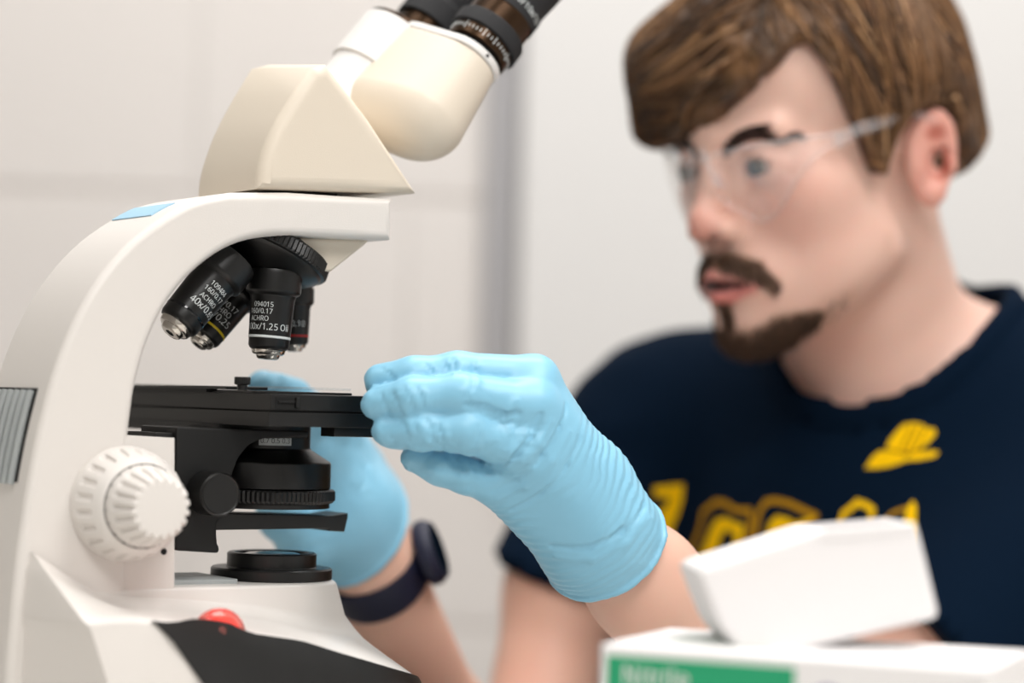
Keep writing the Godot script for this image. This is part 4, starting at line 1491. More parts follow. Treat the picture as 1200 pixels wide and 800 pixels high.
func near_glove(t: Node3D) -> void:
	var wr: Vector3 = arm_l[2]
	var ki := P(626, 446, 1.160)
	var km := P(622, 478, 1.148)
	var kr := P(606, 523, 1.146)
	var kp := P(580, 565, 1.156)
	hand_palm = [
		[P(700, 610, 1.185), ki, 0.0205, 0.0118], [P(706, 622, 1.182), km, 0.0205, 0.0118],
		[P(700, 634, 1.183), kr, 0.0195, 0.0112], [P(690, 646, 1.188), kp, 0.0185, 0.0105],
		[P(706, 618, 1.19), P(735, 650, 1.20), 0.0235, 0.0245], [P(690, 640, 1.188), P(712, 666, 1.197), 0.0195, 0.020],
		[P(690, 560, 1.185), P(600, 520, 1.178), 0.018, 0.016],
	]
	hand_fingers = [
		[[ki, P(536, 438, 1.150), 0.0118, 0.0100], [P(536, 438, 1.150), P(486, 441, 1.148), 0.0100, 0.0090], [P(486, 441, 1.148), P(446, 446, 1.152), 0.0090, 0.0080]],
		[[km, P(540, 464, 1.136), 0.0120, 0.0104], [P(540, 464, 1.136), P(484, 467, 1.136), 0.0104, 0.0096], [P(484, 467, 1.136), P(443, 473, 1.142), 0.0096, 0.0082]],
		[[kr, P(545, 505, 1.135), 0.0115, 0.0102], [P(545, 505, 1.135), P(496, 504, 1.135), 0.0102, 0.0095], [P(496, 504, 1.135), P(456, 505, 1.140), 0.0095, 0.0080]],
		[[kp, P(546, 556, 1.150), 0.0104, 0.0088], [P(546, 556, 1.150), P(516, 547, 1.150), 0.0088, 0.0082], [P(516, 547, 1.150), P(486, 537, 1.152), 0.0085, 0.0068]],
		[[P(668, 560, 1.205), P(600, 520, 1.215), 0.015, 0.012], [P(600, 520, 1.215), P(530, 488, 1.212), 0.012, 0.0105], [P(530, 488, 1.212), P(480, 476, 1.203), 0.0105, 0.0085]],
	]
	pack_hand()
	hand_plane_at = P(721, 643, 1.19)
	hand_plane = (P(759, 704, 1.225) - P(721, 641, 1.19)).normalized()
	hand_base = P(612, 500, 1.15)
	hand_axis = (P(721, 643, 1.19) - hand_base).normalized()
	creases = []
	fold([Vector2(606, 484), Vector2(590, 486), Vector2(570, 478), Vector2(548, 474)], 0.0016, 0.0014)
	fold([Vector2(584, 547), Vector2(606, 533), Vector2(622, 512), Vector2(634, 486)], 0.0015, 0.0012)
	fold([Vector2(590, 552), Vector2(614, 540), Vector2(632, 520), Vector2(646, 494)], -0.0008, 0.0016)
	fold([Vector2(578, 576), Vector2(606, 562), Vector2(636, 534), Vector2(656, 502), Vector2(664, 474)], 0.0009, 0.0012)
	fold([Vector2(584, 586), Vector2(616, 570), Vector2(648, 540), Vector2(668, 506)], -0.0006, 0.0016)
	fold([Vector2(600, 598), Vector2(636, 578), Vector2(664, 546), Vector2(680, 512)], 0.0007, 0.0011)
	fold([Vector2(648, 640), Vector2(690, 642), Vector2(730, 622), Vector2(756, 590)], 0.0011, 0.0015)
	fold([Vector2(652, 652), Vector2(694, 655), Vector2(734, 636), Vector2(762, 606)], -0.0008, 0.0018)
	fold([Vector2(604, 470), Vector2(590, 492), Vector2(598, 506)], -0.0008, 0.0016)
	for k in [[446, 462, 455, 486], [460, 458, 470, 484], [474, 454, 484, 478], [489, 455, 496, 474], [520, 424, 527, 438], [531, 422, 534, 434], [500, 428, 508, 440], [448, 432, 462, 442], [500, 492, 506, 512], [514, 498, 518, 514], [470, 492, 478, 508], [556, 426, 552, 440], [516, 524, 524, 536], [540, 540, 548, 556], [556, 444, 548, 466], [562, 500, 556, 520]]:
		fold([Vector2(k[0], k[1]), Vector2((k[0] + k[2]) * 0.5 + 1.5, (k[1] + k[3]) * 0.5), Vector2(k[2], k[3])], 0.0004, 0.0013)
		fold([Vector2(k[0] + 5, k[1] + 1), Vector2(k[2] + 5, k[3] - 1)], -0.0004, 0.0016)
	var o := {}
	nets(o, sd_glove, P(410, 700, 1.17) - Vector3(0.005, 0.005, 0.1), P(790, 405, 1.17) + Vector3(0.005, 0.005, 0.07), 0.0015, 0.0008, sd_glove_fine)
	part("glove", nets_mesh(o), mats.glove, t, "blue nitrile glove on the hand holding the stage edge")

func far_glove(t: Node3D) -> void:
	var d0 := 1.325
	var ki := P(372, 528, d0 - 0.01)
	var km := P(392, 520, d0 + 0.01)
	var kr := P(408, 530, d0 + 0.03)
	var kp := P(420, 548, d0 + 0.045)
	hand_palm = [
		[P(416, 622, 1.35), ki, 0.0235, 0.015], [P(422, 618, 1.355), km, 0.0235, 0.015], [P(428, 616, 1.36), kr, 0.0225, 0.014], [P(424, 622, 1.36), kp, 0.0215, 0.013],
		[P(412, 615, 1.345), P(440, 660, 1.36), 0.0275, 0.0265], [P(400, 600, 1.335), P(360, 636, 1.325), 0.024, 0.017],
	]
	hand_fingers = [
		[[ki, P(346, 486, 1.295), 0.012, 0.0105], [P(346, 486, 1.295), P(328, 462, 1.285), 0.0105, 0.0095], [P(328, 462, 1.285), P(308, 452, 1.275), 0.0095, 0.0082]],
		[[km, P(366, 488, 1.30), 0.012, 0.0105], [P(366, 488, 1.30), P(344, 466, 1.288), 0.0105, 0.0095], [P(344, 466, 1.288), P(324, 455, 1.278), 0.0095, 0.0082]],
		[[kr, P(384, 500, 1.312), 0.0115, 0.010], [P(384, 500, 1.312), P(364, 482, 1.30), 0.010, 0.009], [P(364, 482, 1.30), P(348, 472, 1.294), 0.009, 0.008]],
		[[kp, P(402, 520, 1.335), 0.010, 0.009], [P(402, 520, 1.335), P(390, 500, 1.325), 0.009, 0.008], [P(390, 500, 1.325), P(380, 490, 1.318), 0.008, 0.007]],
		[[P(364, 632, 1.325), P(330, 606, 1.31), 0.0165, 0.0125], [P(330, 606, 1.31), P(318, 570, 1.30), 0.0125, 0.011], [P(318, 570, 1.30), P(312, 540, 1.295), 0.011, 0.0085]],
	]
	pack_hand()
	hand_plane_at = P(427, 630, 1.35)
	hand_plane = (P(503, 700, 1.39) - P(440, 645, 1.355)).normalized()
	hand_base = P(398, 545, 1.33)
	hand_axis = (hand_plane_at - hand_base).normalized()
	creases = []
	var o := {}
	nets(o, sd_glove, P(285, 705, 1.32) - Vector3(0.005, 0.005, 0.09), P(505, 425, 1.32) + Vector3(0.005, 0.005, 0.07), 0.0022, 0.001, sd_glove_fine)
	part("glove", nets_mesh(o), mats.glove, t, "blue nitrile glove on the hand behind the stage")

func sd_arm_l(p: Vector3) -> float:
	var s: Vector3 = arm_l[0]
	var e: Vector3 = arm_l[1]
	var w: Vector3 = arm_l[2]
	var d := caps(p, s, e, 0.052, 0.040)
	d = smin(d, caps(p, e, e.lerp(w, 0.35), 0.041, 0.042), 0.02)
	d = smin(d, caps(p, e.lerp(w, 0.35), w.lerp(e, 0.12), 0.042, 0.0275), 0.02)
	d = smin(d, caps(p, w.lerp(e, 0.12), P(700, 618, 1.186), 0.0265, 0.0175), 0.012)
	return d

func sd_arm_r(p: Vector3) -> float:
	var s: Vector3 = arm_r[0]
	var e: Vector3 = arm_r[1]
	var w: Vector3 = arm_r[2]
	var m := P(664, 690, 1.555)
	var e2 := P(606, 975, 1.50)
	var d := caps(p, s, m, 0.05, 0.036)
	d = smin(d, caps(p, m, e2, 0.036, 0.034), 0.02)
	d = smin(d, caps(p, e2, e, 0.034, 0.032), 0.02)
	d = smin(d, caps(p, e, e.lerp(w, 0.4), 0.032, 0.033), 0.02)
	d = smin(d, caps(p, e.lerp(w, 0.4), w, 0.033, 0.0245), 0.02)
	d = smin(d, caps(p, w, P(424, 628, 1.345), 0.0235, 0.019), 0.012)
	return d

func flat_tint(p: Vector3, n: Vector3) -> Color:
	var k := 0.35 + 0.5 * noise.get_noise_3d(p.x * 700.0, p.y * 700.0, p.z * 700.0)
	return Color(0.90, 0.73, 0.65).lerp(Color(0.88, 0.685, 0.61), clampf(k, 0.0, 1.0)).srgb_to_linear()

func bounds(pts: Array, pad: float) -> Array:
	var lo: Vector3 = pts[0]
	var hi: Vector3 = pts[0]
	for p in pts:
		lo = lo.min(p)
		hi = hi.max(p)
	return [lo - Vector3.ONE * pad, hi + Vector3.ONE * pad]

func person() -> void:
	person_frames()
	collar = Transform3D(Basis(Vector3.RIGHT, deg_to_rad(17.0)), Vector3(0, 0.003, 0.004)).affine_inverse()
	var skin := mat("skin", Color.WHITE, 0.48)
	skin.vertex_color_use_as_albedo = true
	skin.subsurf_scatter_enabled = true
	skin.subsurf_scatter_strength = 0.12
	var glove := mat("glove", Color(0.53, 0.765, 0.875), 0.40)
	glove.rim_enabled = true
	glove.rim = 0.2
	mat("hair", Color.WHITE, 0.5).vertex_color_use_as_albedo = true
	mats.hair.rim_enabled = true
	mats.hair.rim = 0.15
	mat("eye_white", Color(0.72, 0.68, 0.66), 0.3)
	mat("iris", Color(0.05, 0.045, 0.05), 0.5)
	mat("denim", Color(0.13, 0.17, 0.26), 0.85)
	mat("shoe_dark", Color(0.08, 0.08, 0.09), 0.6)
	var at := tt.origin
	at.y = 0.0
	var t := thing("person", "young man with brown hair and goatee in a navy t-shirt holding the microscope stage", "person")
	# body: head and neck, then the two arms, one surface in one mesh
	var o := {}
	nets(o, sd_head, Vector3(-104, -235, -122), Vector3(104, 132, 136), 3.4, 2.0, null, skin_tint, ht)
	var bl := bounds(arm_l, 0.075)
	nets(o, sd_arm_l, bl[0], bl[1], 0.006, 0.002, null, flat_tint)
	var br := bounds(arm_r, 0.075)
	nets(o, sd_arm_r, br[0], br[1], 0.006, 0.002, null, flat_tint)
	part("body", nets_mesh(o), skin, t)
	for s in [-1, 1]:
		eye(t, s)
	hair(t)
	facial_hair(t)
	shirt(t)
	near_glove(t)
	far_glove(t)
	lower_body(t)
	glasses()
	watch()

func eye(t: Node3D, s: int) -> void:
	var c := Vector3(32.0 * s, -9, 76.3)
	var soup := Soup.new()
	var prof := []
	for k in 17:
		var a := PI * k / 16
		prof.append(Vector2(sin(a) * 12.6, -cos(a) * 12.6))
	var gaze := Vector3(-0.1, -0.16, 1).normalized()
	var xf := along(c, gaze)
	lathe(soup, prof, 32, ht * xf)
	var e := part("eye", soup.mesh(60), mats.eye_white, t)
	soup = Soup.new()
	lathe(soup, [Vector2(8.2, 9.8), Vector2(5.0, 12.0), Vector2(3.0, 12.7), Vector2(0.0, 13.0)], 32, ht * xf)
	part("iris", soup.mesh(60), mats.iris, e)

var hair_tab := PackedFloat32Array()

func hair_h(p: Vector3) -> float:
	if hair_tab.is_empty():
		for k in 362:
			hair_tab.append(lerp_table(hairline, k - 180.0))
	var a := rad_to_deg(atan2(p.x, p.z + 6.0)) + 180.0
	return lerpf(hair_tab[int(a)], hair_tab[int(a) + 1], a - int(a))

func sd_hair(p: Vector3) -> float:
	var d := elli(p, Vector3(0, 40, -14), Vector3(84, 91, 94))
	var sk := elli(p, Vector3(0, 32, -12), Vector3(76, 86, 98))
	sk = smin(sk, elli(p, Vector3(0, 40, 30), Vector3(64, 56, 57)), 24.0)
	sk = smin(sk, elli(p, Vector3(0, -30, 36), Vector3(55, 62, 53)), 22.0)
	d = smin(d, sk - 8.0, 4.0) if p.z > -10.0 else d
	d = smin(d, caps(p, Vector3(14, 106, 52), Vector3(-42, 58, 88), 26.0, 21.0), 22.0)
	d = smin(d, caps(p, Vector3(-40, 58, 90), Vector3(-62, 26, 78), 19.0, 19.0), 18.0)
	d = smin(d, caps(p, Vector3(44, 112, 30), Vector3(72, 40, 6), 26.0, 19.0), 22.0)
	d = smin(d, caps(p, Vector3(64, 34, -36), Vector3(52, 0, -66), 22.0, 20.0), 22.0)
	d = smin(d, caps(p, Vector3(0, 120, -20), Vector3(0, 80, -72), 22.0, 22.0), 24.0)
	d = smax(d, hair_h(p) - p.y, 9.0)
	# keep clear of the ear
	if absf(p.x) > 60.0:
		d = smax(d, 30.0 - (Vector3(absf(p.x), p.y, p.z) - Vector3(86, -14, -14)).length(), 6.0)
	return d

func hair_fine(p: Vector3) -> float:
	var f := hair_flow(p)
	var side := f.cross(p - Vector3(0, 30, -10)).normalized()
	var w := noise.get_noise_3d(p.x * 1.3, p.y * 1.3, p.z * 1.3)
	var u := p.dot(side)
	var v := noise.get_noise_3d(p.dot(side) * 6.0, p.y * 0.7, p.z * 0.7)
	return sd_hair(p) - 3.0 * v - 2.5 * w - 1.0 * sin(u * 0.9 + w * 6.0)

func hair_flow(p: Vector3) -> Vector3:
	var f: Vector3
	var part_x := 34.0
	var t := smoothstep(-10.0, 10.0, p.x - part_x)
	var left := Vector3(-0.95, -0.55, 0.55) if p.z > -20.0 else Vector3(-0.5, -0.8, -0.5)
	var right := Vector3(0.55, -0.9, -0.10) if p.z > -30.0 else Vector3(0.2, -0.9, -0.5)
	f = left.lerp(right, t)
	if p.x < -40.0:
		f = f.lerp(Vector3(-0.1, -1.0, 0.15), smoothstep(-40.0, -75.0, p.x))
	return f.normalized()

func hair_tone(k: float) -> Color:
	var c := Color(0.24, 0.155, 0.085).lerp(Color(0.60, 0.43, 0.27), clampf(k, 0.0, 1.0))
	if k > 0.9:
		c = c.lerp(Color(0.75, 0.58, 0.41), (k - 0.9) * 8.0)
	return c.srgb_to_linear()

func hair_tint(p: Vector3, n: Vector3) -> Color:
	return hair_tone(0.32 + 0.7 * noise.get_noise_3d(p.x * 2.0, p.y * 2.0, p.z * 2.0))

func strands(list: Array, mat_: Material) -> ArrayMesh:      # list of [points, radius, colour], tapered three-sided hairs
	var v := PackedVector3Array()
	var n := PackedVector3Array()
	var c := PackedColorArray()
	var ix := PackedInt32Array()
	for st in list:
		var pts: PackedVector3Array = st[0]
		var m := pts.size()
		var first := v.size()
		var x := (pts[1] - pts[0]).cross(Vector3(0.31, 0.22, 0.9)).normalized()
		for i in m:
			var d := (pts[mini(i + 1, m - 1)] - pts[maxi(i - 1, 0)]).normalized()
			x = (x - d * x.dot(d)).normalized()
			var y := d.cross(x)
			var r: float = st[1] * (1.0 - pow(float(i) / (m - 1), 2.2) * 0.92)
			for k in 3:
				var a := TAU * k / 3
				var q := x * cos(a) + y * sin(a)
				v.append(pts[i] + q * r)
				n.append(q)
				c.append(st[2])
		for i in m - 1:
			for k in 3:
				var a := first + i * 3 + k
				var b := first + i * 3 + (k + 1) % 3
				ix.append_array(PackedInt32Array([a, b + 3, b, a, a + 3, b + 3]))
	var arr := []
	arr.resize(Mesh.ARRAY_MAX)
	arr[Mesh.ARRAY_VERTEX] = v
	arr[Mesh.ARRAY_NORMAL] = n
	arr[Mesh.ARRAY_COLOR] = c
	arr[Mesh.ARRAY_INDEX] = ix
	var out := ArrayMesh.new()
	out.add_surface_from_arrays(Mesh.PRIMITIVE_TRIANGLES, arr)
	return out

func hair(t: Node3D) -> void:
	var o := {}
	nets(o, sd_hair, Vector3(-112, -90, -140), Vector3(116, 160, 132), 3.6, 5.0, hair_fine, hair_tint, ht)
	var h := part("hair", nets_mesh(o), mats.hair, t, "swept brown hair parted on one side")
	var rng := RandomNumberGenerator.new()
	rng.seed = 77
	var list := []
	var tries := 0
	while list.size() < 3100 and tries < 20000:
		tries += 1
		var dir := Vector3(rng.randfn(), rng.randfn() + 0.55, rng.randfn()).normalized()
		var p := Vector3(0, 40, -10) + dir * 100.0
		for k in 4:
			p -= dir * sd_hair(p) * 0.9
		if p.y < hair_h(p) + 2.0:
			continue
		var pts := PackedVector3Array()
		var lift := rng.randf_range(0.3, 2.6)
		var sway := Vector3(rng.randfn(), rng.randfn(), rng.randfn()) * 0.16
		var steps := rng.randi_range(6, 11)
		for k in steps:
			var g := grad(sd_hair, p, 2.0)
			p -= g * (sd_hair(p) - lift)
			pts.append(ht * p)
			var f := hair_flow(p) + sway
			f = (f - g * f.dot(g)).normalized()
			p += f * 6.5
			if p.y < hair_h(p) - 4.0:
				break
		if pts.size() < 3:
			continue
		var tone := 0.42 + 0.55 * noise.get_noise_3d(p.x * 2.5, p.y * 2.5, p.z * 2.5) + rng.randf_range(-0.3, 0.45)
		list.append([pts, rng.randf_range(0.0005, 0.0014), hair_tone(tone)])
	part("hair_strand", strands(list, mats.hair), mats.hair, h).set_meta("kind", "stuff")

func facial_hair(t: Node3D) -> void:
	var rng := RandomNumberGenerator.new()
	rng.seed = 5
	var list := []
	var tries := 0
	while list.size() < 4200 and tries < 60000:
		tries += 1
		var p := Vector3(rng.randf_range(-52, 58), rng.randf_range(-130, -58), rng.randf_range(36, 104))
		var d := sd_head(p)
		if absf(d) > 9.0:
			continue
		var g := grad(sd_head, p, 1.0)
		p -= g * d
		if rng.randf() > beard_mask(p) - 0.12:
			continue
		var lip := minf(caps(Vector3(absf(p.x), p.y, p.z), Vector3(0, -73, 98), Vector3(22, -78, 87), 4.5, 2.0), caps(Vector3(absf(p.x), p.y, p.z), Vector3(0, -84.5, 96.5), Vector3(19, -80.5, 88), 6.0, 2.2))
		if lip < 0.6:
			continue
		var f := Vector3(0.35 * signf(p.x) + rng.randfn() * 0.25, -1.0, rng.randfn() * 0.2) if p.y > -82.0 else Vector3(rng.randfn() * 0.3, -1.0, 0.25 + rng.randfn() * 0.25)
		f = (f - g * f.dot(g)).normalized() + g * rng.randf_range(0.15, 0.5)
		var L := rng.randf_range(3.0, 6.5) if p.y > -90.0 else rng.randf_range(4.0, 9.0)
		var pts := PackedVector3Array([ht * (p - g * 0.4), ht * (p + f * L * 0.5), ht * (p + f * L - Vector3(0, L * 0.15, 0))])
		list.append([pts, rng.randf_range(0.00018, 0.00034), Color(0.20, 0.13, 0.08).lerp(Color(0.36, 0.24, 0.15), rng.randf()).srgb_to_linear()])
	part("beard", strands(list, mats.hair), mats.hair, t, "dark brown moustache and goatee").set_meta("kind", "stuff")
	for s in [-1, 1]:
		list = []
		for k in 420:
			var u := rng.randf()
			var p := Vector3(s * lerpf(7, 50, u), 2.0 + 10.0 * sin(u * 2.3) - 4.0 * u * u + rng.randf_range(-3.0, 3.0) * (1.0 - 0.6 * u), 90.0 - 22.0 * u * u)
			for j in 3:
				p -= grad(sd_head, p, 1.0) * sd_head(p)
			var g := grad(sd_head, p, 1.0)
			var f := Vector3(s * 1.0, 0.35 - 0.5 * u, -0.2).normalized()
			f = (f - g * f.dot(g)).normalized() + g * 0.30
			var L := rng.randf_range(5.0, 8.0)
			list.append([PackedVector3Array([ht * (p + g * 0.2), ht * (p + f * L * 0.5), ht * (p + f * L - g * L * 0.1)]), rng.randf_range(0.0003, 0.0005), Color(0.20, 0.13, 0.09).srgb_to_linear()])
		part("eyebrow", strands(list, mats.hair), mats.hair, t)

# ---- the printed shirt
func on_shirt(px: Vector2) -> Vector2:      # where a print corner lies on the chest, in torso metres
	var o := cam_xf.origin
	var d := ray(px.x, px.y).normalized()
	var s := 1.2
	for k in 40:
		var h := sd_shirt_base(o + d * s)
		s += h * 0.8
		if absf(h) < 0.0004:
			break
	var t := tt_inv * (o + d * s)
	return Vector2(t.x, t.y)

const PRINT_LO := Vector2(-0.20, -0.36)
const PRINT_SIZE := Vector2(0.40, 0.36)

func fill_poly(im: Image, pts: PackedVector2Array, c: Color) -> void:
	var lo := pts[0]
	var hi := pts[0]
	for p in pts:
		lo = lo.min(p)
		hi = hi.max(p)
	for y in range(maxi(int(lo.y), 0), mini(int(hi.y) + 2, im.get_height())):
		for x in range(maxi(int(lo.x), 0), mini(int(hi.x) + 2, im.get_width())):
			if Geometry2D.is_point_in_polygon(Vector2(x + 0.5, y + 0.5), pts):
				im.set_pixel(x, y, c)

func print_poly(im: Image, px: Array, c: Color, stroke := 0.0, closed := false) -> void:
	var pts := PackedVector2Array()
	for p in px:
		var q := (on_shirt(p) - PRINT_LO) / PRINT_SIZE
		pts.append(Vector2(q.x * im.get_width(), (1.0 - q.y) * im.get_height()))
	if stroke == 0.0:
		fill_poly(im, pts, c)
		return
	for poly in Geometry2D.offset_polyline(pts, stroke, Geometry2D.JOIN_ROUND, Geometry2D.END_ROUND):
		if not Geometry2D.is_polygon_clockwise(poly):
			fill_poly(im, poly, c)

func shirt(t: Node3D) -> void:
	var navy := Color(0.020, 0.088, 0.160)
	var gold := Color(0.97, 0.78, 0.05)
	var dark_gold := Color(0.72, 0.53, 0.09)
	var im := Image.create_empty(1000, 900, false, Image.FORMAT_RGB8)
	im.fill(navy)
	var w := 4.6
	print_poly(im, [Vector2(765, 571), Vector2(801, 567), Vector2(799, 585), Vector2(793, 604), Vector2(786, 620), Vector2(782, 640), Vector2(772, 640), Vector2(771, 612), Vector2(770, 600), Vector2(781, 592), Vector2(784, 582), Vector2(767, 583)], gold)
	print_poly(im, [Vector2(806, 650), Vector2(818, 622), Vector2(823, 600), Vector2(838, 588), Vector2(850, 590), Vector2(862, 598), Vector2(878, 598), Vector2(880, 612), Vector2(872, 640), Vector2(868, 664)], dark_gold, w)
	print_poly(im, [Vector2(812, 668), Vector2(822, 642), Vector2(832, 618), Vector2(838, 608), Vector2(850, 606), Vector2(862, 613), Vector2(872, 614), Vector2(868, 640), Vector2(862, 668), Vector2(850, 668), Vector2(858, 640), Vector2(860, 626), Vector2(850, 621), Vector2(843, 630), Vector2(834, 668)], gold)
	print_poly(im, [Vector2(883, 650), Vector2(886, 618), Vector2(889, 600), Vector2(897, 588), Vector2(908, 586), Vector2(925, 590), Vector2(942, 598), Vector2(956, 604), Vector2(948, 614), Vector2(940, 650)], dark_gold, w)
	print_poly(im, [Vector2(895, 650), Vector2(897, 628), Vector2(901, 612), Vector2(909, 604), Vector2(922, 606), Vector2(931, 612), Vector2(956, 604), Vector2(940, 620), Vector2(922, 624), Vector2(914, 632), Vector2(908, 650)], gold)
	print_poly(im, [Vector2(984, 640), Vector2(985, 613), Vector2(989, 601), Vector2(1001, 592), Vector2(1004, 588), Vector2(1015, 592), Vector2(1022, 597), Vector2(1020, 612), Vector2(1014, 640)], gold, w)
	print_poly(im, [Vector2(1032, 640), Vector2(1035, 612), Vector2(1045, 601), Vector2(1062, 595)], dark_gold, w * 0.55)
	print_poly(im, [Vector2(1056, 640), Vector2(1058, 612), Vector2(1062, 596), Vector2(1069, 586), Vector2(1073, 590), Vector2(1073, 612), Vector2(1070, 640)], gold)
	# the emblem on the chest
	print_poly(im, [Vector2(1013, 549), Vector2(1022, 535), Vector2(1030, 528), Vector2(1047, 528), Vector2(1063, 534), Vector2(1070, 530), Vector2(1092, 528), Vector2(1101, 529), Vector2(1096, 535), Vector2(1079, 539), Vector2(1063, 540), Vector2(1045, 546), Vector2(1028, 549)], gold)
	print_poly(im, [Vector2(1038, 524), Vector2(1043, 514), Vector2(1053, 502), Vector2(1061, 496), Vector2(1072, 495), Vector2(1081, 497), Vector2(1086, 501), Vector2(1095, 502), Vector2(1097, 508), Vector2(1090, 517), Vector2(1081, 524), Vector2(1067, 530), Vector2(1051, 528)], gold)
	for l in [[Vector2(1056, 527), Vector2(1068, 499)], [Vector2(1064, 527), Vector2(1077, 499)], [Vector2(1073, 526), Vector2(1085, 503)], [Vector2(1040, 526.5), Vector2(1060, 531), Vector2(1080, 527)]]:
		print_poly(im, l, Color(0.62, 0.44, 0.06), 1.6)
	var m := mat("shirt", Color.WHITE, 0.9, 0.0, 0.18)
	m.albedo_texture = ImageTexture.create_from_image(im)
	m.texture_repeat = false
	var o := {}
	var lo := tt.origin - Vector3(0.42, 0.66, 0.34)
	var hi := tt.origin + Vector3(0.40, 0.09, 0.34)
	nets(o, sd_shirt_base, lo, hi, 0.007, 0.004, sd_shirt)
	var uv := func(p: Vector3, n: Vector3) -> Vector2:
		var q := tt_inv * p
		var k := (Vector2(q.x, q.y) - PRINT_LO) / PRINT_SIZE
		if (tt_inv.basis * n).z < 0.08:
			k.x = 0.002 if q.x < 0.0 else 0.998
		return Vector2(clampf(k.x, 0.002, 0.998), clampf(1.0 - k.y, 0.002, 0.998))
	part("shirt", nets_mesh(o, uv), m, t, "navy t-shirt with gold lettering and a gold chest emblem")

func lower_body(t: Node3D) -> void:
	var hip := tt * Vector3(0, -0.56, 0.0)
	var fwd := Vector3(tt.basis.z.x, 0, tt.basis.z.z).normalized()
	var lat := Vector3.UP.cross(fwd)
	var legs := []
	for s in [-1.0, 1.0]:
		var h: Vector3 = hip + lat * 0.09 * s + Vector3(0, -0.02, 0)
		var k: Vector3 = h + fwd * 0.40 + lat * 0.05 * s
		k.y = h.y
		var a: Vector3 = k + fwd * 0.02
		a.y = 0.09
		legs.append([h, k, a])
	var f := func(p: Vector3) -> float:
		var d := elli(p, hip, Vector3(0.17, 0.11, 0.15))
		for l in legs:
			d = smin(d, caps(p, l[0], l[1], 0.085, 0.062), 0.03)
			d = smin(d, caps(p, l[1], l[2], 0.06, 0.05), 0.02)
		return d
	var o := {}
	var b := bounds([hip, legs[0][0], legs[0][1], legs[0][2], legs[1][0], legs[1][1], legs[1][2]], 0.19)
	b[0].y = 0.03
	nets(o, f, b[0], b[1], 0.016, 0.0)
	part("trousers", nets_mesh(o), mats.denim, t)
	for l in legs:
		var a: Vector3 = l[2]
		var g := func(p: Vector3) -> float:
			var q := p - Vector3(a.x, 0.0, a.z)
			var d := caps(p, Vector3(a.x, 0.05, a.z) - fwd * 0.03, Vector3(a.x, 0.042, a.z) + fwd * 0.17, 0.046, 0.04)
			d = smin(d, caps(p, Vector3(a.x, 0.05, a.z), Vector3(a.x, 0.11, a.z), 0.046, 0.052), 0.02)
			return smax(d, 0.002 - q.y, 0.004)
		var so := {}
		nets(so, g, Vector3(a.x, 0, a.z) - Vector3(0.26, 0.01, 0.26), Vector3(a.x, 0.17, a.z) + Vector3(0.26, 0.0, 0.26), 0.01, 0.0)
		part("shoe", nets_mesh(so), mats.shoe_dark, t)
	# the stool that carries him
	var st := thing("lab_stool", "round black laboratory stool under the seated man", "stool", Transform3D(Basis.IDENTITY, Vector3(hip.x, 0, hip.z)))
	var s := Soup.new()
	var top := hip.y - 0.098
	lathe(s, [Vector2(0.0, top - 0.05), Vector2(0.16, top - 0.05), Vector2(0.175, top - 0.035), Vector2(0.175, top - 0.012), Vector2(0.16, top), Vector2(0.0, top)], 48)
	part("seat", s.mesh(), mats.black_matte, st)
	s = Soup.new()
	lathe(s, [Vector2(0.0, 0.05), Vector2(0.025, 0.05), Vector2(0.025, top - 0.05), Vector2(0.0, top - 0.05)], 24)
	part("post", s.mesh(), mats.chrome, st)
	for k in 5:
		s = Soup.new()
		box(s, Vector3(0.0, 0.03, -0.02), Vector3(0.25, 0.055, 0.02), 0.006)
		lathe(s, [Vector2(0.0, 0.0), Vector2(0.022, 0.0), Vector2(0.022, 0.032), Vector2(0.0, 0.032)], 16, Transform3D(Basis.IDENTITY, Vector3(0.235, 0, 0)))
		s.move(Transform3D(Basis(Vector3.UP, TAU * k / 5), Vector3.ZERO))
		part("foot", s.mesh(), mats.black_matte, st)

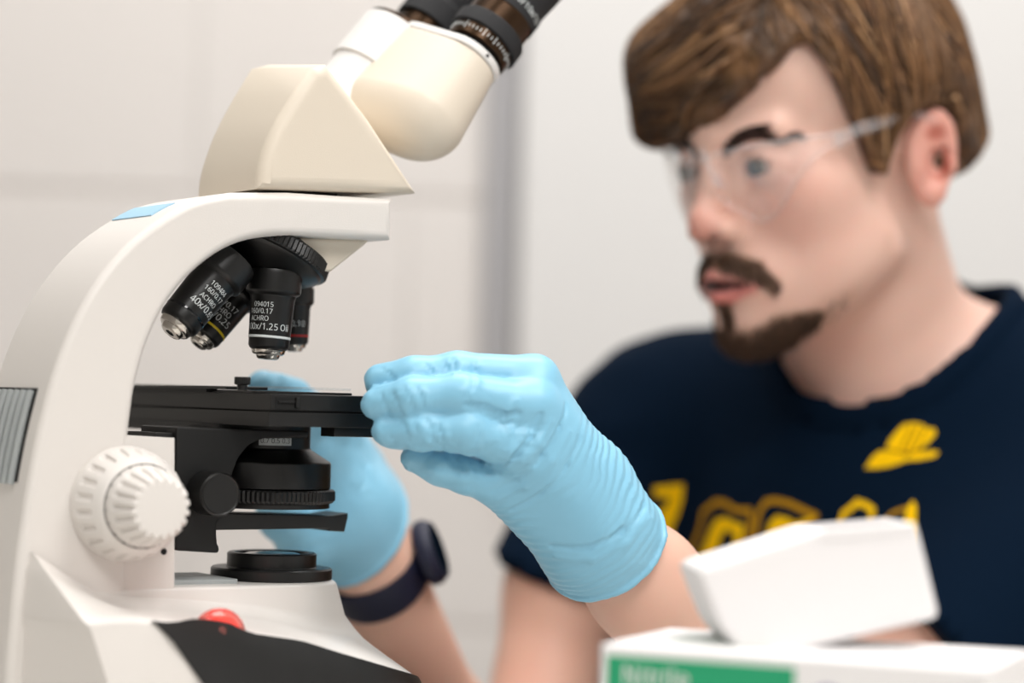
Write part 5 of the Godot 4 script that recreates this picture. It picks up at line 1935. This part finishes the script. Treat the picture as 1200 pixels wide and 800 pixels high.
# ---- clear safety glasses on his nose
func glasses() -> void:
	var clear := mat("lens_clear", Color(0.95, 0.96, 0.97, 0.04), 0.03)
	clear.transparency = BaseMaterial3D.TRANSPARENCY_ALPHA
	var frame := mat("frame_clear", Color(0.93, 0.93, 0.95, 0.11), 0.06)
	frame.transparency = BaseMaterial3D.TRANSPARENCY_ALPHA
	var t := thing("safety_glasses", "clear wraparound safety glasses worn by the young man", "glasses", ht)
	# a wrapped lens: angle round the head, top and bottom edges
	var edge := func(a: float, top: bool) -> float:
		var u := absf(a) / 70.0
		if top:
			return -3.0 + 4.0 * sin(u * 3.0) + 8.0 * u * u
		var b := lerpf(-24.0, -42.0, smoothstep(0.08, 0.36, u))
		return lerpf(b, 0.0, smoothstep(0.36, 1.0, u))
	var at := func(a: float, y: float, off: float) -> Vector3:
		var r := deg_to_rad(a)
		var bend := 1.0 - 0.0002 * (y - 5.0) * (y - 5.0) * 0.5
		return Vector3((74.0 * sin(r) + off * sin(r)), y, 20.0 + (90.0 * cos(r) + off * cos(r)) * bend)
	var s := Soup.new()
	var N := 48
	var M := 8
	for side in 2:
		for i in N:
			var a0 := lerpf(-70.0, 70.0, float(i) / N)
			var a1 := lerpf(-70.0, 70.0, float(i + 1) / N)
			for j in M:
				var q := []
				for c in [[a0, j], [a1, j], [a1, j + 1], [a0, j + 1]]:
					var y: float = lerpf(edge.call(c[0], false), edge.call(c[0], true), float(c[1]) / M)
					q.append(at.call(c[0], y, 2.0 if side == 0 else 0.0))
				if side == 0:
					s.quad(q[0], q[1], q[2], q[3])
				else:
					s.quad(q[0], q[3], q[2], q[1])
	s.move(Transform3D.IDENTITY)
	part("lens", mm_mesh(s), clear, t)
	# rims
	var top := PackedVector3Array()
	var low := PackedVector3Array()
	for i in 49:
		var a := lerpf(-70.0, 70.0, i / 48.0)
		top.append(at.call(a, edge.call(a, true), 1.0))
		low.append(at.call(a, edge.call(a, false), 1.0))
	s = Soup.new()
	tube(s, top, 1.3, 8)
	part("brow_rim", mm_mesh(s), frame, t)
	s = Soup.new()
	tube(s, low, 0.9, 8)
	part("lower_rim", mm_mesh(s), frame, t)
	for sg in [-1.0, 1.0]:
		var hinge: Vector3 = at.call(70.0 * sg, 4.0, 1.0)
		s = Soup.new()
		var pts := PackedVector3Array([hinge, Vector3(78.0 * sg, 9, 44), Vector3(82.0 * sg, 12, 20), Vector3(83.0 * sg, 13, -6), Vector3(82.0 * sg, 6, -24)])
		tube(s, pts, 2.4, 8)
		tube(s, PackedVector3Array([hinge + Vector3(0, -4, 0), Vector3(78.0 * sg, 5, 44), Vector3(82.0 * sg, 9, 20)]), 2.0, 8)
		var a := part("temple", mm_mesh(s), frame, t)
		s = Soup.new()
		tube(s, PackedVector3Array([hinge + Vector3(0, -7, 2), hinge + Vector3(0, 3, 2)]), 3.0, 10)
		part("hinge", mm_mesh(s), frame, a)
	s = Soup.new()
	for sg in [-1.0, 1.0]:
		tube(s, PackedVector3Array([Vector3(5.0 * sg, 4, 106), Vector3(9.0 * sg, -8, 104), Vector3(13.0 * sg, -20, 100)]), 2.0, 8)
	part("nose_bridge", mm_mesh(s), frame, t)

func mm_mesh(s: Soup) -> ArrayMesh:      # welds in millimetres
	s.move(Transform3D(Basis.from_scale(Vector3.ONE * 0.001), Vector3.ZERO))
	var m := s.mesh(50)
	var arr := m.surface_get_arrays(0)
	var v: PackedVector3Array = arr[Mesh.ARRAY_VERTEX]
	for k in v.size():
		v[k] *= 1000.0
	arr[Mesh.ARRAY_VERTEX] = v
	var o := ArrayMesh.new()
	o.add_surface_from_arrays(Mesh.PRIMITIVE_TRIANGLES, arr)
	return o

func watch() -> void:
	mat("watch_navy", Color(0.04, 0.065, 0.18), 0.55)
	var c := P(439, 669, 1.362)
	var e: Vector3 = arm_r[1]
	var ax := (P(492, 745, 1.40) - P(430, 640, 1.35)).normalized()
	var xf := along(c, ax)
	var t := thing("wristwatch", "dark navy wristwatch on the wrist behind the microscope", "watch", xf)
	var s := Soup.new()
	var prof := [Vector2(0.0262, -0.011), Vector2(0.0285, -0.011), Vector2(0.0295, -0.009), Vector2(0.0295, 0.009), Vector2(0.0285, 0.011), Vector2(0.0262, 0.011), Vector2(0.0262, -0.011)]
	lathe(s, prof, 64)
	part("strap", s.mesh(), mats.watch_navy, t)
	# case on the outer side of the wrist
	var out := (xf.basis.inverse() * (P(470, 640, 1.352) - P(439, 669, 1.362))).normalized()
	out.y = 0
	out = out.normalized()
	var cx := along(out * 0.0285, out)
	s = Soup.new()
	lathe(s, [Vector2(0.0, 0.0), Vector2(0.017, 0.0), Vector2(0.0185, 0.0015), Vector2(0.0185, 0.006), Vector2(0.0165, 0.0085), Vector2(0.0, 0.0085)], 48, cx)
	part("case", s.mesh(), mats.watch_navy, t)
	s = Soup.new()
	lathe(s, [Vector2(0.0165, 0.0086), Vector2(0.0160, 0.0098), Vector2(0.0145, 0.0100), Vector2(0.0, 0.0100)], 48, cx)
	part("bezel", s.mesh(), mats.watch_navy, t)
	s = Soup.new()
	lathe(s, [Vector2(0.0142, 0.01005), Vector2(0.0, 0.01015)], 48, cx)
	part("dial", s.mesh(), mats.lens_dark, t)
